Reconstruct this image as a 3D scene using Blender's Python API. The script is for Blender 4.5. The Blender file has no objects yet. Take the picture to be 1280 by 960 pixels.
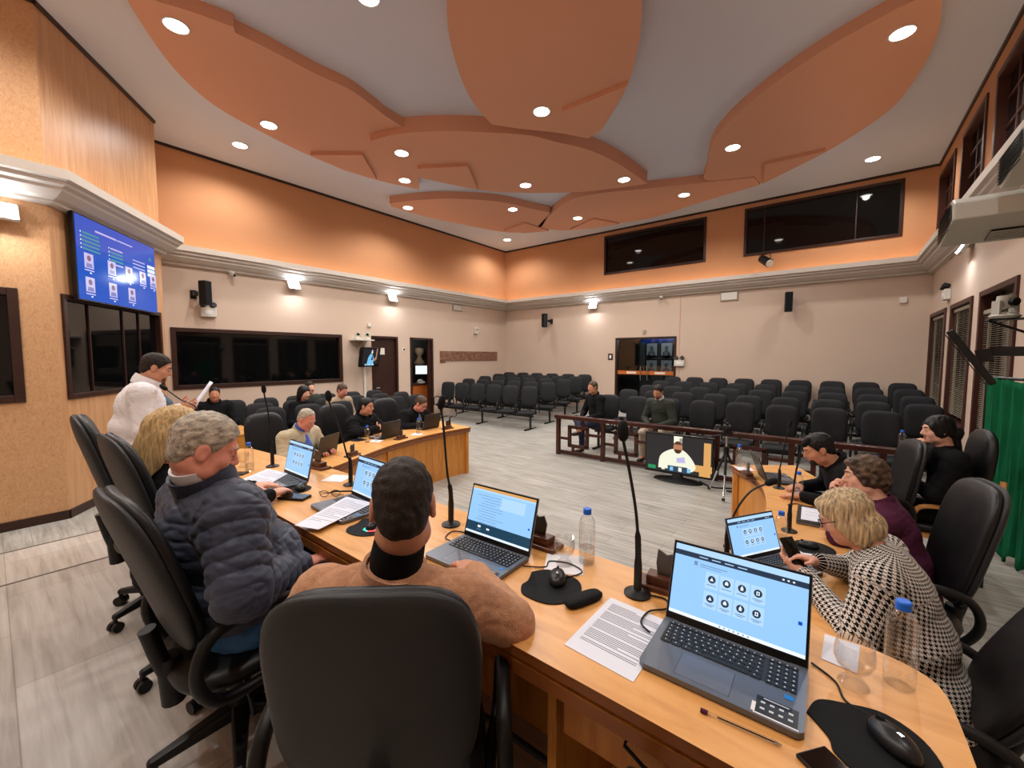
import bpy, math, random
import numpy as np
from mathutils import Vector, Matrix, noise
random.seed(7)
scn = bpy.context.scene
COL = scn.collection
PI = math.pi
H = 1.89                      # eye height of the camera above the hall floor
F_PX, HEAD, PITCH = 515.0, math.radians(38.2), math.atan(34 / 515.0)

def ray(px, py):
    u = (px - 640) / F_PX; v = (py - 480) / F_PX
    f0 = np.array([-math.sin(HEAD), math.cos(HEAD), 0]); r = np.array([math.cos(HEAD), math.sin(HEAD), 0])
    f = f0 * math.cos(PITCH) + np.array([0, 0, -math.sin(PITCH)])
    up = f0 * math.sin(PITCH) + np.array([0, 0, math.cos(PITCH)])
    return f + r * u - up * v
def at_z(px, py, z):
    d = ray(px, py); q = d * ((z - H) / d[2]); return (q[0], q[1], z)

def lin(c):
    return tuple(((x / 255) / 12.92 if x / 255 <= .04045 else ((x / 255 + .055) / 1.055) ** 2.4) for x in c) + (1,)

# ---------------------------------------------------------------- materials
def mk(name, rgb, rough=.5, metal=0., spec=.5, emit=None, es=1., trans=0., ior=1.45, alpha=1., bump=0., bscale=200., var=0., vscale=8., sheen=0., vs=(1, 1, 1)):
    m = bpy.data.materials.new(name); m.use_nodes = True
    nt = m.node_tree; b = nt.nodes['Principled BSDF']
    b.inputs['Base Color'].default_value = lin(rgb); b.inputs['Roughness'].default_value = rough
    b.inputs['Metallic'].default_value = metal; b.inputs['Specular IOR Level'].default_value = spec
    b.inputs['IOR'].default_value = ior; b.inputs['Transmission Weight'].default_value = trans
    b.inputs['Alpha'].default_value = alpha
    if sheen: b.inputs['Sheen Weight'].default_value = sheen
    if emit is not None:
        b.inputs['Emission Color'].default_value = lin(emit); b.inputs['Emission Strength'].default_value = es
    if bump or var:
        tc = nt.nodes.new('ShaderNodeTexCoord'); mp = nt.nodes.new('ShaderNodeMapping')
        mp.inputs['Scale'].default_value = vs
        nt.links.new(tc.outputs['Object'], mp.inputs['Vector'])
    if bump:
        n = nt.nodes.new('ShaderNodeTexNoise'); n.inputs['Scale'].default_value = bscale; n.inputs['Detail'].default_value = 3
        bp = nt.nodes.new('ShaderNodeBump'); bp.inputs['Strength'].default_value = bump; bp.inputs['Distance'].default_value = .01
        nt.links.new(mp.outputs[0], n.inputs['Vector']); nt.links.new(n.outputs['Fac'], bp.inputs['Height'])
        nt.links.new(bp.outputs[0], b.inputs['Normal'])
    if var:
        n = nt.nodes.new('ShaderNodeTexNoise'); n.inputs['Scale'].default_value = vscale; n.inputs['Detail'].default_value = 4
        r = nt.nodes.new('ShaderNodeValToRGB')
        r.color_ramp.elements[0].position = .3; r.color_ramp.elements[1].position = .7
        r.color_ramp.elements[0].color = lin([max(0, c * (1 - var)) for c in rgb]); r.color_ramp.elements[1].color = lin([min(255, c * (1 + var * .6)) for c in rgb])
        nt.links.new(mp.outputs[0], n.inputs['Vector']); nt.links.new(n.outputs['Fac'], r.inputs['Fac'])
        nt.links.new(r.outputs[0], b.inputs['Base Color'])
    return m

def ramp_mat(name, cols, vs, scale, rough=.4, detail=5, dist=0., bump=0., spec=.5, second=None):
    """wood and plank materials: stretched noise through a colour ramp"""
    m = bpy.data.materials.new(name); m.use_nodes = True
    nt = m.node_tree; b = nt.nodes['Principled BSDF']; L = nt.links.new
    b.inputs['Roughness'].default_value = rough; b.inputs['Specular IOR Level'].default_value = spec
    tc = nt.nodes.new('ShaderNodeTexCoord'); mp = nt.nodes.new('ShaderNodeMapping'); mp.inputs['Scale'].default_value = vs
    L(tc.outputs['Object'], mp.inputs['Vector'])
    n = nt.nodes.new('ShaderNodeTexNoise'); n.inputs['Scale'].default_value = scale; n.inputs['Detail'].default_value = detail
    n.inputs['Distortion'].default_value = dist; n.inputs['Roughness'].default_value = .6
    L(mp.outputs[0], n.inputs['Vector'])
    r = nt.nodes.new('ShaderNodeValToRGB'); e = r.color_ramp.elements
    while len(e) < len(cols): e.new(.5)
    for i, c in enumerate(cols):
        e[i].position = .28 + .44 * i / (len(cols) - 1); e[i].color = lin(c)
    L(n.outputs['Fac'], r.inputs['Fac']); out = r.outputs[0]
    if second == 'planks':
        br = nt.nodes.new('ShaderNodeTexBrick'); br.inputs['Scale'].default_value = 1.0
        br.inputs['Brick Width'].default_value = 1.3; br.inputs['Row Height'].default_value = .19
        br.inputs['Mortar Size'].default_value = .0022; br.inputs['Color1'].default_value = (1, 1, 1, 1); br.inputs['Color2'].default_value = (.84, .83, .81, 1)
        br.inputs['Mortar'].default_value = (.52, .49, .45, 1); br.offset = .37
        L(tc.outputs['Object'], br.inputs['Vector'])
        mx = nt.nodes.new('ShaderNodeMix'); mx.data_type = 'RGBA'; mx.blend_type = 'MULTIPLY'; mx.inputs[0].default_value = 1
        L(out, mx.inputs[6]); L(br.outputs['Color'], mx.inputs[7]); out = mx.outputs[2]
    if second == 'tiles':
        br = nt.nodes.new('ShaderNodeTexBrick'); br.inputs['Scale'].default_value = 1.0
        br.inputs['Brick Width'].default_value = 1.2; br.inputs['Row Height'].default_value = .75
        br.inputs['Mortar Size'].default_value = .003; br.inputs['Color1'].default_value = (1, 1, 1, 1); br.inputs['Color2'].default_value = (.87, .85, .83, 1)
        br.inputs['Mortar'].default_value = (.6, .57, .53, 1)
        L(tc.outputs['Object'], br.inputs['Vector'])
        mx = nt.nodes.new('ShaderNodeMix'); mx.data_type = 'RGBA'; mx.blend_type = 'MULTIPLY'; mx.inputs[0].default_value = 1
        L(out, mx.inputs[6]); L(br.outputs['Color'], mx.inputs[7]); out = mx.outputs[2]
    L(out, b.inputs['Base Color'])
    if bump:
        bp = nt.nodes.new('ShaderNodeBump'); bp.inputs['Strength'].default_value = bump; bp.inputs['Distance'].default_value = .01
        L(n.outputs['Fac'], bp.inputs['Height']); L(bp.outputs[0], b.inputs['Normal'])
    return m

def houndstooth(name):
    m = bpy.data.materials.new(name); m.use_nodes = True
    nt = m.node_tree; b = nt.nodes['Principled BSDF']; L = nt.links.new; b.inputs['Roughness'].default_value = .9
    b.inputs['Specular IOR Level'].default_value = .1
    uv = nt.nodes.new('ShaderNodeUVMap'); uv.uv_map = 'UVMap'; sp = nt.nodes.new('ShaderNodeSeparateXYZ'); L(uv.outputs[0], sp.inputs[0])
    def M(op, a, bb):
        n = nt.nodes.new('ShaderNodeMath'); n.operation = op
        for i, v in enumerate((a, bb)):
            if v is None: continue
            if isinstance(v, (int, float)): n.inputs[i].default_value = v
            else: L(v, n.inputs[i])
        return n.outputs[0]
    k = 8 / .02
    i = M('FLOOR', M('MULTIPLY', sp.outputs[0], k), None); j = M('FLOOR', M('MULTIPLY', sp.outputs[1], k), None)
    warp = M('LESS_THAN', M('FLOORED_MODULO', i, 8), 4); weft = M('LESS_THAN', M('FLOORED_MODULO', j, 8), 4)
    tw = M('LESS_THAN', M('FLOORED_MODULO', M('ADD', i, j), 4), 2)
    v = M('ADD', M('MULTIPLY', tw, warp), M('MULTIPLY', M('SUBTRACT', 1, tw), weft))
    mx = nt.nodes.new('ShaderNodeMix'); mx.data_type = 'RGBA'; L(v, mx.inputs[0])
    mx.inputs[6].default_value = lin((14, 14, 16)); mx.inputs[7].default_value = lin((214, 208, 200)); L(mx.outputs[2], b.inputs['Base Color'])
    return m

def thin(name, tint=.96, lo=.04, hi=.55, rough=.03):
    """clear thin-walled plastic or glass: see-through head-on, shiny at grazing angles"""
    m = bpy.data.materials.new(name); m.use_nodes = True; nt = m.node_tree; L = nt.links.new
    nt.nodes.remove(nt.nodes['Principled BSDF']); out = nt.nodes['Material Output']
    t = nt.nodes.new('ShaderNodeBsdfTransparent'); t.inputs[0].default_value = (tint, tint, tint, 1); g = nt.nodes.new('ShaderNodeBsdfGlossy'); g.inputs['Roughness'].default_value = rough
    lw = nt.nodes.new('ShaderNodeLayerWeight'); lw.inputs[0].default_value = .3; r = nt.nodes.new('ShaderNodeMapRange'); r.inputs[3].default_value = lo; r.inputs[4].default_value = hi
    L(lw.outputs['Facing'], r.inputs[0]); x = nt.nodes.new('ShaderNodeMixShader'); L(r.outputs[0], x.inputs[0]); L(t.outputs[0], x.inputs[1]); L(g.outputs[0], x.inputs[2]); L(x.outputs[0], out.inputs[0]); return m
MT = {}
def M(key): return MT[key]
MT.update(
    beige=mk('beige_paint', (204, 182, 164), .85, spec=.2, var=.02, vscale=.7),
    orange=mk('orange_paint', (200, 147, 108), .85, spec=.2, var=.02, vscale=.7),
    ceil_white=mk('ceiling_white', (204, 208, 222), .9, spec=.1),
    petal=mk('petal_salmon_paint', (212, 160, 134), .9, spec=.1),
    cornice=mk('cornice_plaster', (205, 196, 186), .7, spec=.2),
    darkwood=mk('dark_brown_wood', (52, 28, 20), .4, var=.25, vscale=6, vs=(1, 1, 8)),
    rail=mk('rail_mahogany', (62, 27, 20), .3, var=.25, vscale=8),
    black_glass=mk('black_glass', (7, 8, 9), .04, spec=.5),
    window_glass=mk('window_glass', (14, 15, 15), .08, spec=.5),
    burl=ramp_mat('wall_burl_veneer', [(184, 134, 90), (203, 156, 112), (210, 167, 124)], (1.6, 1.6, .9), 18, .45, 6, 2.0, .25),
    grain=ramp_mat('wall_grain_veneer', [(182, 132, 90), (200, 151, 108), (208, 164, 122)], (7, 7, .5), 3, .4, 5, .6, .1),
    maple=ramp_mat('desk_maple_top', [(200, 138, 72), (222, 162, 94), (230, 174, 108)], (.7, 5, 5), 3.2, .33, 6, .8),
    maple_front=ramp_mat('desk_maple_front', [(176, 106, 34), (206, 138, 56), (216, 150, 70)], (6, 6, .7), 3, .38, 5, .6),
    maple_edge=ramp_mat('desk_edge_band', [(120, 66, 22), (150, 88, 36)], (1, 6, 6), 3, .4),
    deskdark=mk('desk_shadow_gap', (30, 17, 10), .5),
    floor=ramp_mat('floor_grey_planks', [(132, 129, 122), (168, 166, 159), (192, 190, 185)], (.55, 7, 1), 3.4, .42, 6, .5, .03, second='planks'),
    dais=ramp_mat('dais_warm_planks', [(158, 149, 140), (184, 176, 167), (200, 193, 186)], (.5, 7, 1), 3.0, .36, 6, .35, .03, second='tiles'),
    stepgroove=mk('step_groove', (96, 84, 74), .6),
    chair=mk('chair_black_fabric', (25, 26, 29), .7, spec=.35, bump=.15, bscale=500),
    leather=mk('chair_black_leatherette', (20, 20, 22), .42, spec=.45, bump=.05, bscale=300),
    plastic=mk('black_plastic', (15, 15, 16), .45, spec=.4),
    shell=mk('chair_back_shell', (38, 39, 40), .5, spec=.4, bump=.05, bscale=350),
    steel=mk('black_steel', (14, 14, 15), .4, spec=.5),
    chrome=mk('chrome', (200, 200, 205), .2, metal=1),
    lap_grey=mk('laptop_grey_metal', (108, 114, 124), .38, metal=.55),
    lap_dark=mk('laptop_dark_lid', (52, 51, 52), .4, metal=.4),
    bezel=mk('screen_bezel', (9, 9, 10), .3),
    key=mk('key_black', (26, 29, 34), .5), keyw=mk('key_legend', (205, 210, 215), .6),
    touch=mk('touchpad_grey', (116, 122, 134), .32, metal=.5),
    stk_blue=mk('sticker_blue', (30, 130, 215), .4), stk_black=mk('sticker_black', (24, 25, 27), .35), white=mk('plain_white', (232, 232, 232), .6),
    paper=mk('paper_white', (226, 229, 240), .8, spec=.2), ink=mk('print_grey', (128, 130, 140), .8),
    napkin=mk('napkin', (236, 236, 240), .9),
    rubber=mk('mouse_pad_black', (17, 18, 20), .75, spec=.25), mouse=mk('mouse_black', (22, 22, 24), .35),
    plateW=mk('plinth_walnut', (92, 52, 34), .35, var=.2, vscale=20), plateM=mk('plaque_pewter', (92, 88, 84), .35, metal=.8),
    clear=thin('clear_plastic', .985, .05, .55, .06), glass=thin('clear_glass', .98, .04, .5, .02), doorglass=thin('door_glass', .8, .05, .5, .02),
    water=thin('water', .9, .06, .5, .02),
    cap_blue=mk('cap_blue', (24, 108, 226), .4), cord_white=mk('cord_white', (225, 220, 210), .5),
    skinA=mk('skin_ruddy', (222, 150, 128), .5, spec=.35, var=.06, vscale=14), skinB=mk('skin_tan', (200, 142, 112), .5, spec=.35, var=.05, vscale=14),
    skinC=mk('skin_light', (226, 172, 148), .5, spec=.35, var=.05, vscale=14), lip=mk('lip', (176, 96, 88), .45),
    eyew=mk('eye_white', (225, 222, 218), .2), eyed=mk('iris_dark', (42, 30, 24), .15),
    hair_dark=mk('hair_dark_brown', (42, 33, 28), .6, spec=.3, var=.4, vscale=30, vs=(3, 3, .6), bump=.5, bscale=90),
    hair_black=mk('hair_black', (18, 16, 17), .45, spec=.4, var=.3, vscale=30, vs=(3, 3, .6), bump=.4, bscale=90),
    hair_grey=mk('hair_grey', (176, 166, 150), .55, spec=.3, var=.3, vscale=30, vs=(3, 1, 2), bump=.5, bscale=100),
    hair_blond=mk('hair_blond', (204, 172, 120), .5, spec=.4, var=.26, vscale=22, vs=(5, 5, .5), bump=.6, bscale=80),
    hair_ash=mk('hair_ash_blond', (186, 164, 128), .5, spec=.4, var=.45, vscale=20, vs=(5, 5, .5), bump=.6, bscale=70),
    hair_brown=mk('hair_brown', (84, 66, 52), .55, spec=.3, var=.45, vscale=25, bump=.7, bscale=60),
    navy=mk('puffer_navy', (54, 60, 78), .5, spec=.35, bump=.2, bscale=60, sheen=.1), tan=mk('tan_knit', (192, 142, 108), .95, spec=.05, bump=.5, bscale=260, var=.08, vscale=60, sheen=.2),
    blackcloth=mk('black_cloth', (15, 15, 18), .85, spec=.2, bump=.15, bscale=300), denim=mk('denim_blue', (64, 108, 158), .85, spec=.15, var=.22, vscale=9, bump=.2, bscale=500),
    whitejk=mk('white_jacket', (226, 222, 224), .8, spec=.2), beigejk=mk('beige_blazer', (188, 176, 148), .9, spec=.1, bump=.2, bscale=400), blueshirt=mk('blue_shirt', (66, 96, 190), .8),
    khaki=mk('khaki_jacket', (170, 148, 124), .85), green=mk('dark_green_jacket', (42, 48, 40), .8), darknavy=mk('dark_navy_cloth', (30, 36, 58), .85),
    purple=mk('plum_blazer', (82, 36, 62), .8, spec=.2, bump=.15, bscale=300), greyshirt=mk('slate_shirt', (92, 106, 124), .85), beigetrou=mk('beige_trousers', (176, 160, 140), .9),
    stubble=mk('stubble_brown', (104, 76, 62), .7, spec=.2, var=.3, vscale=60),
    shoe=mk('black_shoe', (20, 18, 18), .4), shirtw=mk('white_shirt', (224, 226, 232), .8), hound=houndstooth('houndstooth_weave'),
    greenscreen=mk('green_screen_cloth', (16, 98, 62), .85, spec=.15, var=.12, vscale=6, vs=(6, 6, .6)),
    acwhite=mk('ac_casing', (196, 196, 186), .5), blind=mk('blind_slat', (158, 148, 130), .6), wframe=mk('window_frame_brown', (66, 34, 26), .45),
    boxwhite=mk('device_white', (214, 210, 200), .5), sepia=ramp_mat('sepia_panorama', [(44, 18, 12), (112, 66, 48), (214, 178, 150)], (3, 3, 7), 5, .6, 8, 2.0),
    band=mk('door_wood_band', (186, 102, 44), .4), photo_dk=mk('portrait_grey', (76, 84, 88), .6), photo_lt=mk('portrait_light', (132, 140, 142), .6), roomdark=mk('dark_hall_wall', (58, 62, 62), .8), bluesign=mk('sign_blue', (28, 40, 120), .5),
    downlight=mk('downlight_lens', (255, 255, 255), .5, emit=(255, 248, 238), es=14.), flood=mk('flood_led', (255, 255, 255), .5, emit=(236, 245, 255), es=40.),
    cove=mk('cove_led', (255, 220, 160), .5, emit=(255, 222, 178), es=8.),
    scr_bg=mk('screen_blue_page', (10, 10, 10), .3, emit=(150, 200, 250), es=1.), scr_bar=mk('screen_navy_bar', (10, 10, 12), .3, emit=(34, 52, 74), es=1.), scr_ic=mk('screen_icon', (10, 10, 12), .3, emit=(38, 56, 78), es=1.),
    scr_pale=mk('screen_pale', (10, 10, 10), .3, emit=(176, 214, 252), es=1.), scr_white=mk('screen_white', (20, 20, 20), .3, emit=(236, 246, 250), es=1.), scr_txt=mk('screen_text', (10, 10, 10), .3, emit=(110, 145, 185), es=1.),
    scr_teal=mk('screen_teal', (10, 10, 10), .3, emit=(24, 62, 84), es=1.), tv_blue=mk('tv_blue', (4, 8, 20), .12, spec=.18, emit=(8, 78, 184), es=1.), tv_violet=mk('tv_violet', (4, 8, 20), .12, spec=.18, emit=(58, 86, 186), es=1.),
    tv_green=mk('tv_green', (10, 10, 10), .2, emit=(52, 150, 140), es=1.), tv_lilac=mk('tv_portrait', (10, 10, 10), .2, emit=(186, 180, 222), es=1.), tv_head=mk('tv_portrait_head', (10, 10, 10), .2, emit=(128, 92, 120), es=1.), tv_body=mk('tv_portrait_body', (10, 10, 10), .2, emit=(108, 116, 180), es=1.),
    em_dark=mk('tv_dark', (8, 8, 8), .2, emit=(34, 34, 36), es=1.), em_cream=mk('tv_cream', (8, 8, 8), .2, emit=(236, 236, 214), es=1.), em_skin=mk('tv_skin', (8, 8, 8), .2, emit=(176, 122, 92), es=1.), em_wood=mk('tv_wood', (8, 8, 8), .2, emit=(216, 160, 92), es=1.), em_cyan=mk('tv_cyan', (8, 8, 8), .2, emit=(120, 190, 230), es=1.),
    em_green=mk('tv_caption_green', (8, 8, 8), .2, emit=(30, 140, 90), es=1.), em_navy=mk('tv_caption_navy', (8, 8, 8), .2, emit=(40, 62, 90), es=1.), rgb=mk('mouse_light', (10, 10, 10), .2, emit=(90, 230, 210), es=1.5), rgbr=mk('mouse_light_red', (10, 10, 10), .2, emit=(240, 90, 90), es=1.5),
)

# ---------------------------------------------------------------- mesh builder
class MB:
    def __init__(s): s.v = []; s.f = []; s.mi = []; s.mats = []
    def _m(s, m):
        m = MT[m] if isinstance(m, str) else m
        if m not in s.mats: s.mats.append(m)
        return s.mats.index(m)
    def add(s, vs, fs, m, X=None):
        o = len(s.v); k = s._m(m)
        s.v += [tuple(X @ Vector(v)) if X is not None else tuple(v) for v in vs]
        for f in fs: s.f.append(tuple(i + o for i in f)); s.mi.append(k)
        return s
    def box(s, c, d, m, X=None):
        x, y, z = c; a, b, h = d[0] / 2, d[1] / 2, d[2] / 2
        vs = [(x + i * a, y + j * b, z + k * h) for i in (-1, 1) for j in (-1, 1) for k in (-1, 1)]
        return s.add(vs, [(0, 1, 3, 2), (4, 6, 7, 5), (0, 4, 5, 1), (2, 3, 7, 6), (0, 2, 6, 4), (1, 5, 7, 3)], m, X)
    def b2(s, lo, hi, m, X=None):
        return s.box([(a + b) / 2 for a, b in zip(lo, hi)], [abs(b - a) for a, b in zip(lo, hi)], m, X)
    def bar(s, p, q, w, t, m, X=None, up=(0, 0, 1)):
        p = Vector(p); q = Vector(q); d = (q - p); l = d.length; d.normalize(); u = Vector(up)
        if abs(d.dot(u)) > .95: u = Vector((1, 0, 0))
        a = d.cross(u).normalized(); b = a.cross(d)
        R = Matrix((a, d, b)).transposed().to_4x4(); R.translation = (p + q) / 2
        if X is not None: R = X @ R
        return s.box((0, 0, 0), (w, l, t), m, R)
    def tube(s, pts, r, m, n=8, X=None, closed=False):
        pts = [Vector(p) for p in pts]; N = len(pts); rs = r if isinstance(r, (list, tuple)) else [r] * N
        vs = []; fs = []; prev = None
        for i, p in enumerate(pts):
            a = pts[(i - 1) % N] if (closed or i > 0) else p; b = pts[(i + 1) % N] if (closed or i < N - 1) else p
            t = (b - a).normalized() if (b - a).length > 1e-9 else Vector((0, 0, 1))
            if prev is None:
                u = t.cross(Vector((0, 0, 1)));  u = u if u.length > .05 else t.cross(Vector((1, 0, 0)))
            else: u = prev - t * prev.dot(t)
            u.normalize(); prev = u; w = t.cross(u)
            for k in range(n):
                c = 2 * PI * k / n; vs.append(tuple(p + (u * math.cos(c) + w * math.sin(c)) * rs[i]))
        for i in range(N if closed else N - 1):
            j = (i + 1) % N
            for k in range(n): fs.append((i * n + k, i * n + (k + 1) % n, j * n + (k + 1) % n, j * n + k))
        if not closed: fs.append(tuple(range(n))[::-1]); fs.append(tuple((N - 1) * n + k for k in range(n)))
        return s.add(vs, fs, m, X)
    def cyl(s, a, b, r1, m, r2=None, n=16, X=None): return s.tube([a, b], [r1, r1 if r2 is None else r2], m, n, X)
    def lathe(s, prof, m, n=24, X=None, caps=True):
        vs = []; fs = []
        for r, z in prof:
            for k in range(n):
                a = 2 * PI * k / n; vs.append((r * math.cos(a), r * math.sin(a), z))
        for i in range(len(prof) - 1):
            for k in range(n): fs.append((i * n + k, i * n + (k + 1) % n, (i + 1) * n + (k + 1) % n, (i + 1) * n + k))
        if caps and prof[0][0] > 1e-6: fs.append(tuple(range(n))[::-1])
        if caps and prof[-1][0] > 1e-6: fs.append(tuple((len(prof) - 1) * n + k for k in range(n)))
        return s.add(vs, fs, m, X)
    def prism(s, poly, z0, z1, m, X=None, side=None):
        n = len(poly); A = sum(poly[i][0] * poly[(i + 1) % n][1] - poly[(i + 1) % n][0] * poly[i][1] for i in range(n))
        if A < 0: poly = poly[::-1]
        vs = [(x, y, z0) for x, y in poly] + [(x, y, z1) for x, y in poly]
        s.add(vs, [tuple(range(n))[::-1], tuple(range(n, 2 * n))], m, X)
        return s.add(vs, [(i, (i + 1) % n, n + (i + 1) % n, n + i) for i in range(n)], side or m, X)
    def pad(s, w, h, t, m, X=None, e=4., n=40, curve=0., taper=0., edge=.6, mback=None, k=9):
        """rounded cushion in the XZ plane, thickness along Y; curve bends it, taper narrows the bottom"""
        vs = []; fs = []
        for j in range(k + 1):
            ph = -PI / 2 + PI * j / k; c = max(0., math.cos(ph)) ** edge; y = math.copysign(abs(math.sin(ph)) ** .8, math.sin(ph)) * t / 2
            for i in range(n):
                a = 2 * PI * i / n; ca, sa = math.cos(a), math.sin(a)
                x = math.copysign(abs(ca) ** (2 / e), ca) * w / 2 * c; z = math.copysign(abs(sa) ** (2 / e), sa) * h / 2 * c
                x *= 1 - taper * (.5 - z / h)
                vs.append((x, y + curve * (2 * x / w) ** 2, z))
        for j in range(k):
            for i in range(n): fs.append((j * n + i, j * n + (i + 1) % n, (j + 1) * n + (i + 1) % n, (j + 1) * n + i))
        return s.add(vs, fs, m, X)
    def build(s, name, parent=None, smooth=False, bevel=0., loc=None):
        me = bpy.data.meshes.new(name); me.from_pydata(s.v, [], s.f)
        for m in s.mats: me.materials.append(m)
        me.polygons.foreach_set('material_index', s.mi)
        if smooth:
            me.polygons.foreach_set('use_smooth', [True] * len(s.f)); me.set_sharp_from_angle(angle=math.radians(38 if smooth is True else smooth))
        me.update(); o = bpy.data.objects.new(name, me); COL.objects.link(o)
        if parent is not None: o.parent = parent
        if loc is not None: o.location = loc
        if bevel:
            b = o.modifiers.new('edge', 'BEVEL'); b.width = bevel; b.segments = 2; b.limit_method = 'ANGLE'
        return o

def tag(o, label=None, cat=None, group=None, kind=None):
    if label: o['label'] = label
    if cat: o['category'] = cat
    if group: o['group'] = group
    if kind: o['kind'] = kind
    return o
def thing(name, label, cat, loc=(0, 0, 0), rz=0., group=None):
    o = bpy.data.objects.new(name, None); o.empty_display_size = .1; COL.objects.link(o); o.location = loc; o.rotation_euler = (0, 0, rz)
    return tag(o, label, cat, group)
def kids(o): return [c for c in bpy.data.objects if c.parent is o]
TREE = {}
def reg(root):
    """remember the part tree of a finished thing so copies need no search"""
    def walk(o): return [(c, walk(c)) for c in kids(o)]
    TREE[root.name] = walk(root); return root
def dup(root, loc, rz, label, group=None):
    r = root.copy(); COL.objects.link(r); r.location = loc; r.rotation_euler = (0, 0, rz); r['label'] = label
    if group: r['group'] = group
    def walk(lst, par):
        for c, sub in lst:
            d = c.copy(); COL.objects.link(d); d.parent = par; walk(sub, d)
    walk(TREE[root.name], r); return r
def TR(x=0, y=0, z=0, rx=0, ry=0, rz=0):
    return Matrix.Translation((x, y, z)) @ Matrix.Rotation(rz, 4, 'Z') @ Matrix.Rotation(ry, 4, 'Y') @ Matrix.Rotation(rx, 4, 'X')
def smooth_path(pts, n=6, closed=False):
    P = [Vector(p) for p in pts]; N = len(P); out = []
    for i in range(N if closed else N - 1):
        g = (lambda k: P[k % N]) if closed else (lambda k: P[min(max(k, 0), N - 1)])
        a, b, c, d = g(i - 1), g(i), g(i + 1), g(i + 2)
        for k in range(n):
            t = k / n; out.append(.5 * ((2 * b) + (c - a) * t + (2 * a - 5 * b + 4 * c - d) * t * t + (3 * b - a - 3 * c + d) * t ** 3))
    if not closed: out.append(P[-1])
    return out
ORD = ['first', 'second', 'third', 'fourth', 'fifth', 'sixth', 'seventh', 'eighth', 'ninth', 'tenth']
SPOT_W, FLOOD_W, EXPO = 145., 18., .15
# ================================================================= ROOM
ZC, ZL = 5.75, 3.74
XL, XR, YB, YR = -9.74, 1.48, 12.0, -1.5
PA0, PA1, PB1 = (-7.0, YR), (-7.0, .5), (-8.95, 1.88)
def wallX(p0, p1):
    d = Vector((p1[0] - p0[0], p1[1] - p0[1], 0)); l = d.length; d.normalize(); n = Vector((-d.y, d.x, 0))
    m = Matrix((d, n, Vector((0, 0, 1)))).transposed().to_4x4(); m.translation = (p0[0], p0[1], 0); return m, l
def wall(name, p0, p1, lo, hi, holes=(), z1=ZC, ext=(0, 0)):
    X, l = wallX(p0, p1); mb = MB(); z0 = -.05
    ss = sorted({-ext[0], l + ext[1]} | {h[0] for h in holes} | {h[1] for h in holes}); zz = sorted({z0, ZL, z1} | {h[2] for h in holes} | {h[3] for h in holes})
    for a, b in zip(ss, ss[1:]):
        for c, d in zip(zz, zz[1:]):
            if any(h[0] <= a and b <= h[1] and h[2] <= c and d <= h[3] for h in holes): continue
            mb.b2((a, 0, c), (b, .16, d), hi if c >= ZL - .01 else lo, X)
    return tag(mb.build(name), kind='structure'), X
def window(n, X, s0, s1, z0, z1, fw=.07, mull=(), rails=(), pane='black_glass', frame='darkwood', deep=.05, label=None):
    w = MB()
    for a, b, c, d in ((s0, s0 + fw, z0, z1), (s1 - fw, s1, z0, z1), (s0 + fw, s1 - fw, z0, z0 + fw), (s0 + fw, s1 - fw, z1 - fw, z1)):
        w.b2((a, -.025, c), (b, .1, d), frame, X)
    for m in mull: w.b2((m - .012, deep - .02, z0 + fw), (m + .012, deep + .01, z1 - fw), frame, X)
    for m in rails: w.b2((s0 + fw, deep - .02, m - .015), (s1 - fw, deep + .01, m + .015), frame, X)
    o = tag(thing('window_%d' % n, label, None), kind='structure')
    w.build('window_frame', o, bevel=.006); MB().b2((s0 + fw, deep, z0 + fw), (s1 - fw, deep + .012, z1 - fw), pane, X).build('window_pane', o)
    return o
# floors
rows_z = lambda y: max(0, (y - 7.9)) / 3.6 * .25
f = MB(); f.add([(XL, YR, 0), (XR, YR, 0), (XR, 7.9, 0), (XL, 7.9, 0), (XR, YB, rows_z(YB)), (XL, YB, rows_z(YB)), (XL, YR, -.2), (XR, YR, -.2), (XR, YB, -.2), (XL, YB, -.2)],
      [(0, 1, 2, 3), (3, 2, 4, 5), (6, 9, 8, 7), (0, 3, 5, 9, 6), (1, 7, 8, 4, 2), (0, 6, 7, 1), (5, 4, 8, 9)], 'floor')
tag(f.build('floor'), kind='structure')
d = MB().b2((-4.43, YR, 0), (.46, 1.66, .32), 'dais'); d.b2((-4.45, YR, .295), (-4.425, 1.66, .323), 'stepgroove'); tag(d.build('floor_dais', bevel=.004), kind='structure')
d = MB().b2((-5.7, YR, 0), (-4.43, 1.66, .16), 'dais'); d.b2((-5.72, YR, .135), (-5.695, 1.66, .163), 'stepgroove'); tag(d.build('floor_dais_step', bevel=.004), kind='structure')
# ceiling
tag(MB().b2((XL - .2, YR - .2, ZC), (XR + .2, YB + .2, ZC + .15), 'ceil_white').build('ceiling'), kind='structure')
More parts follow.
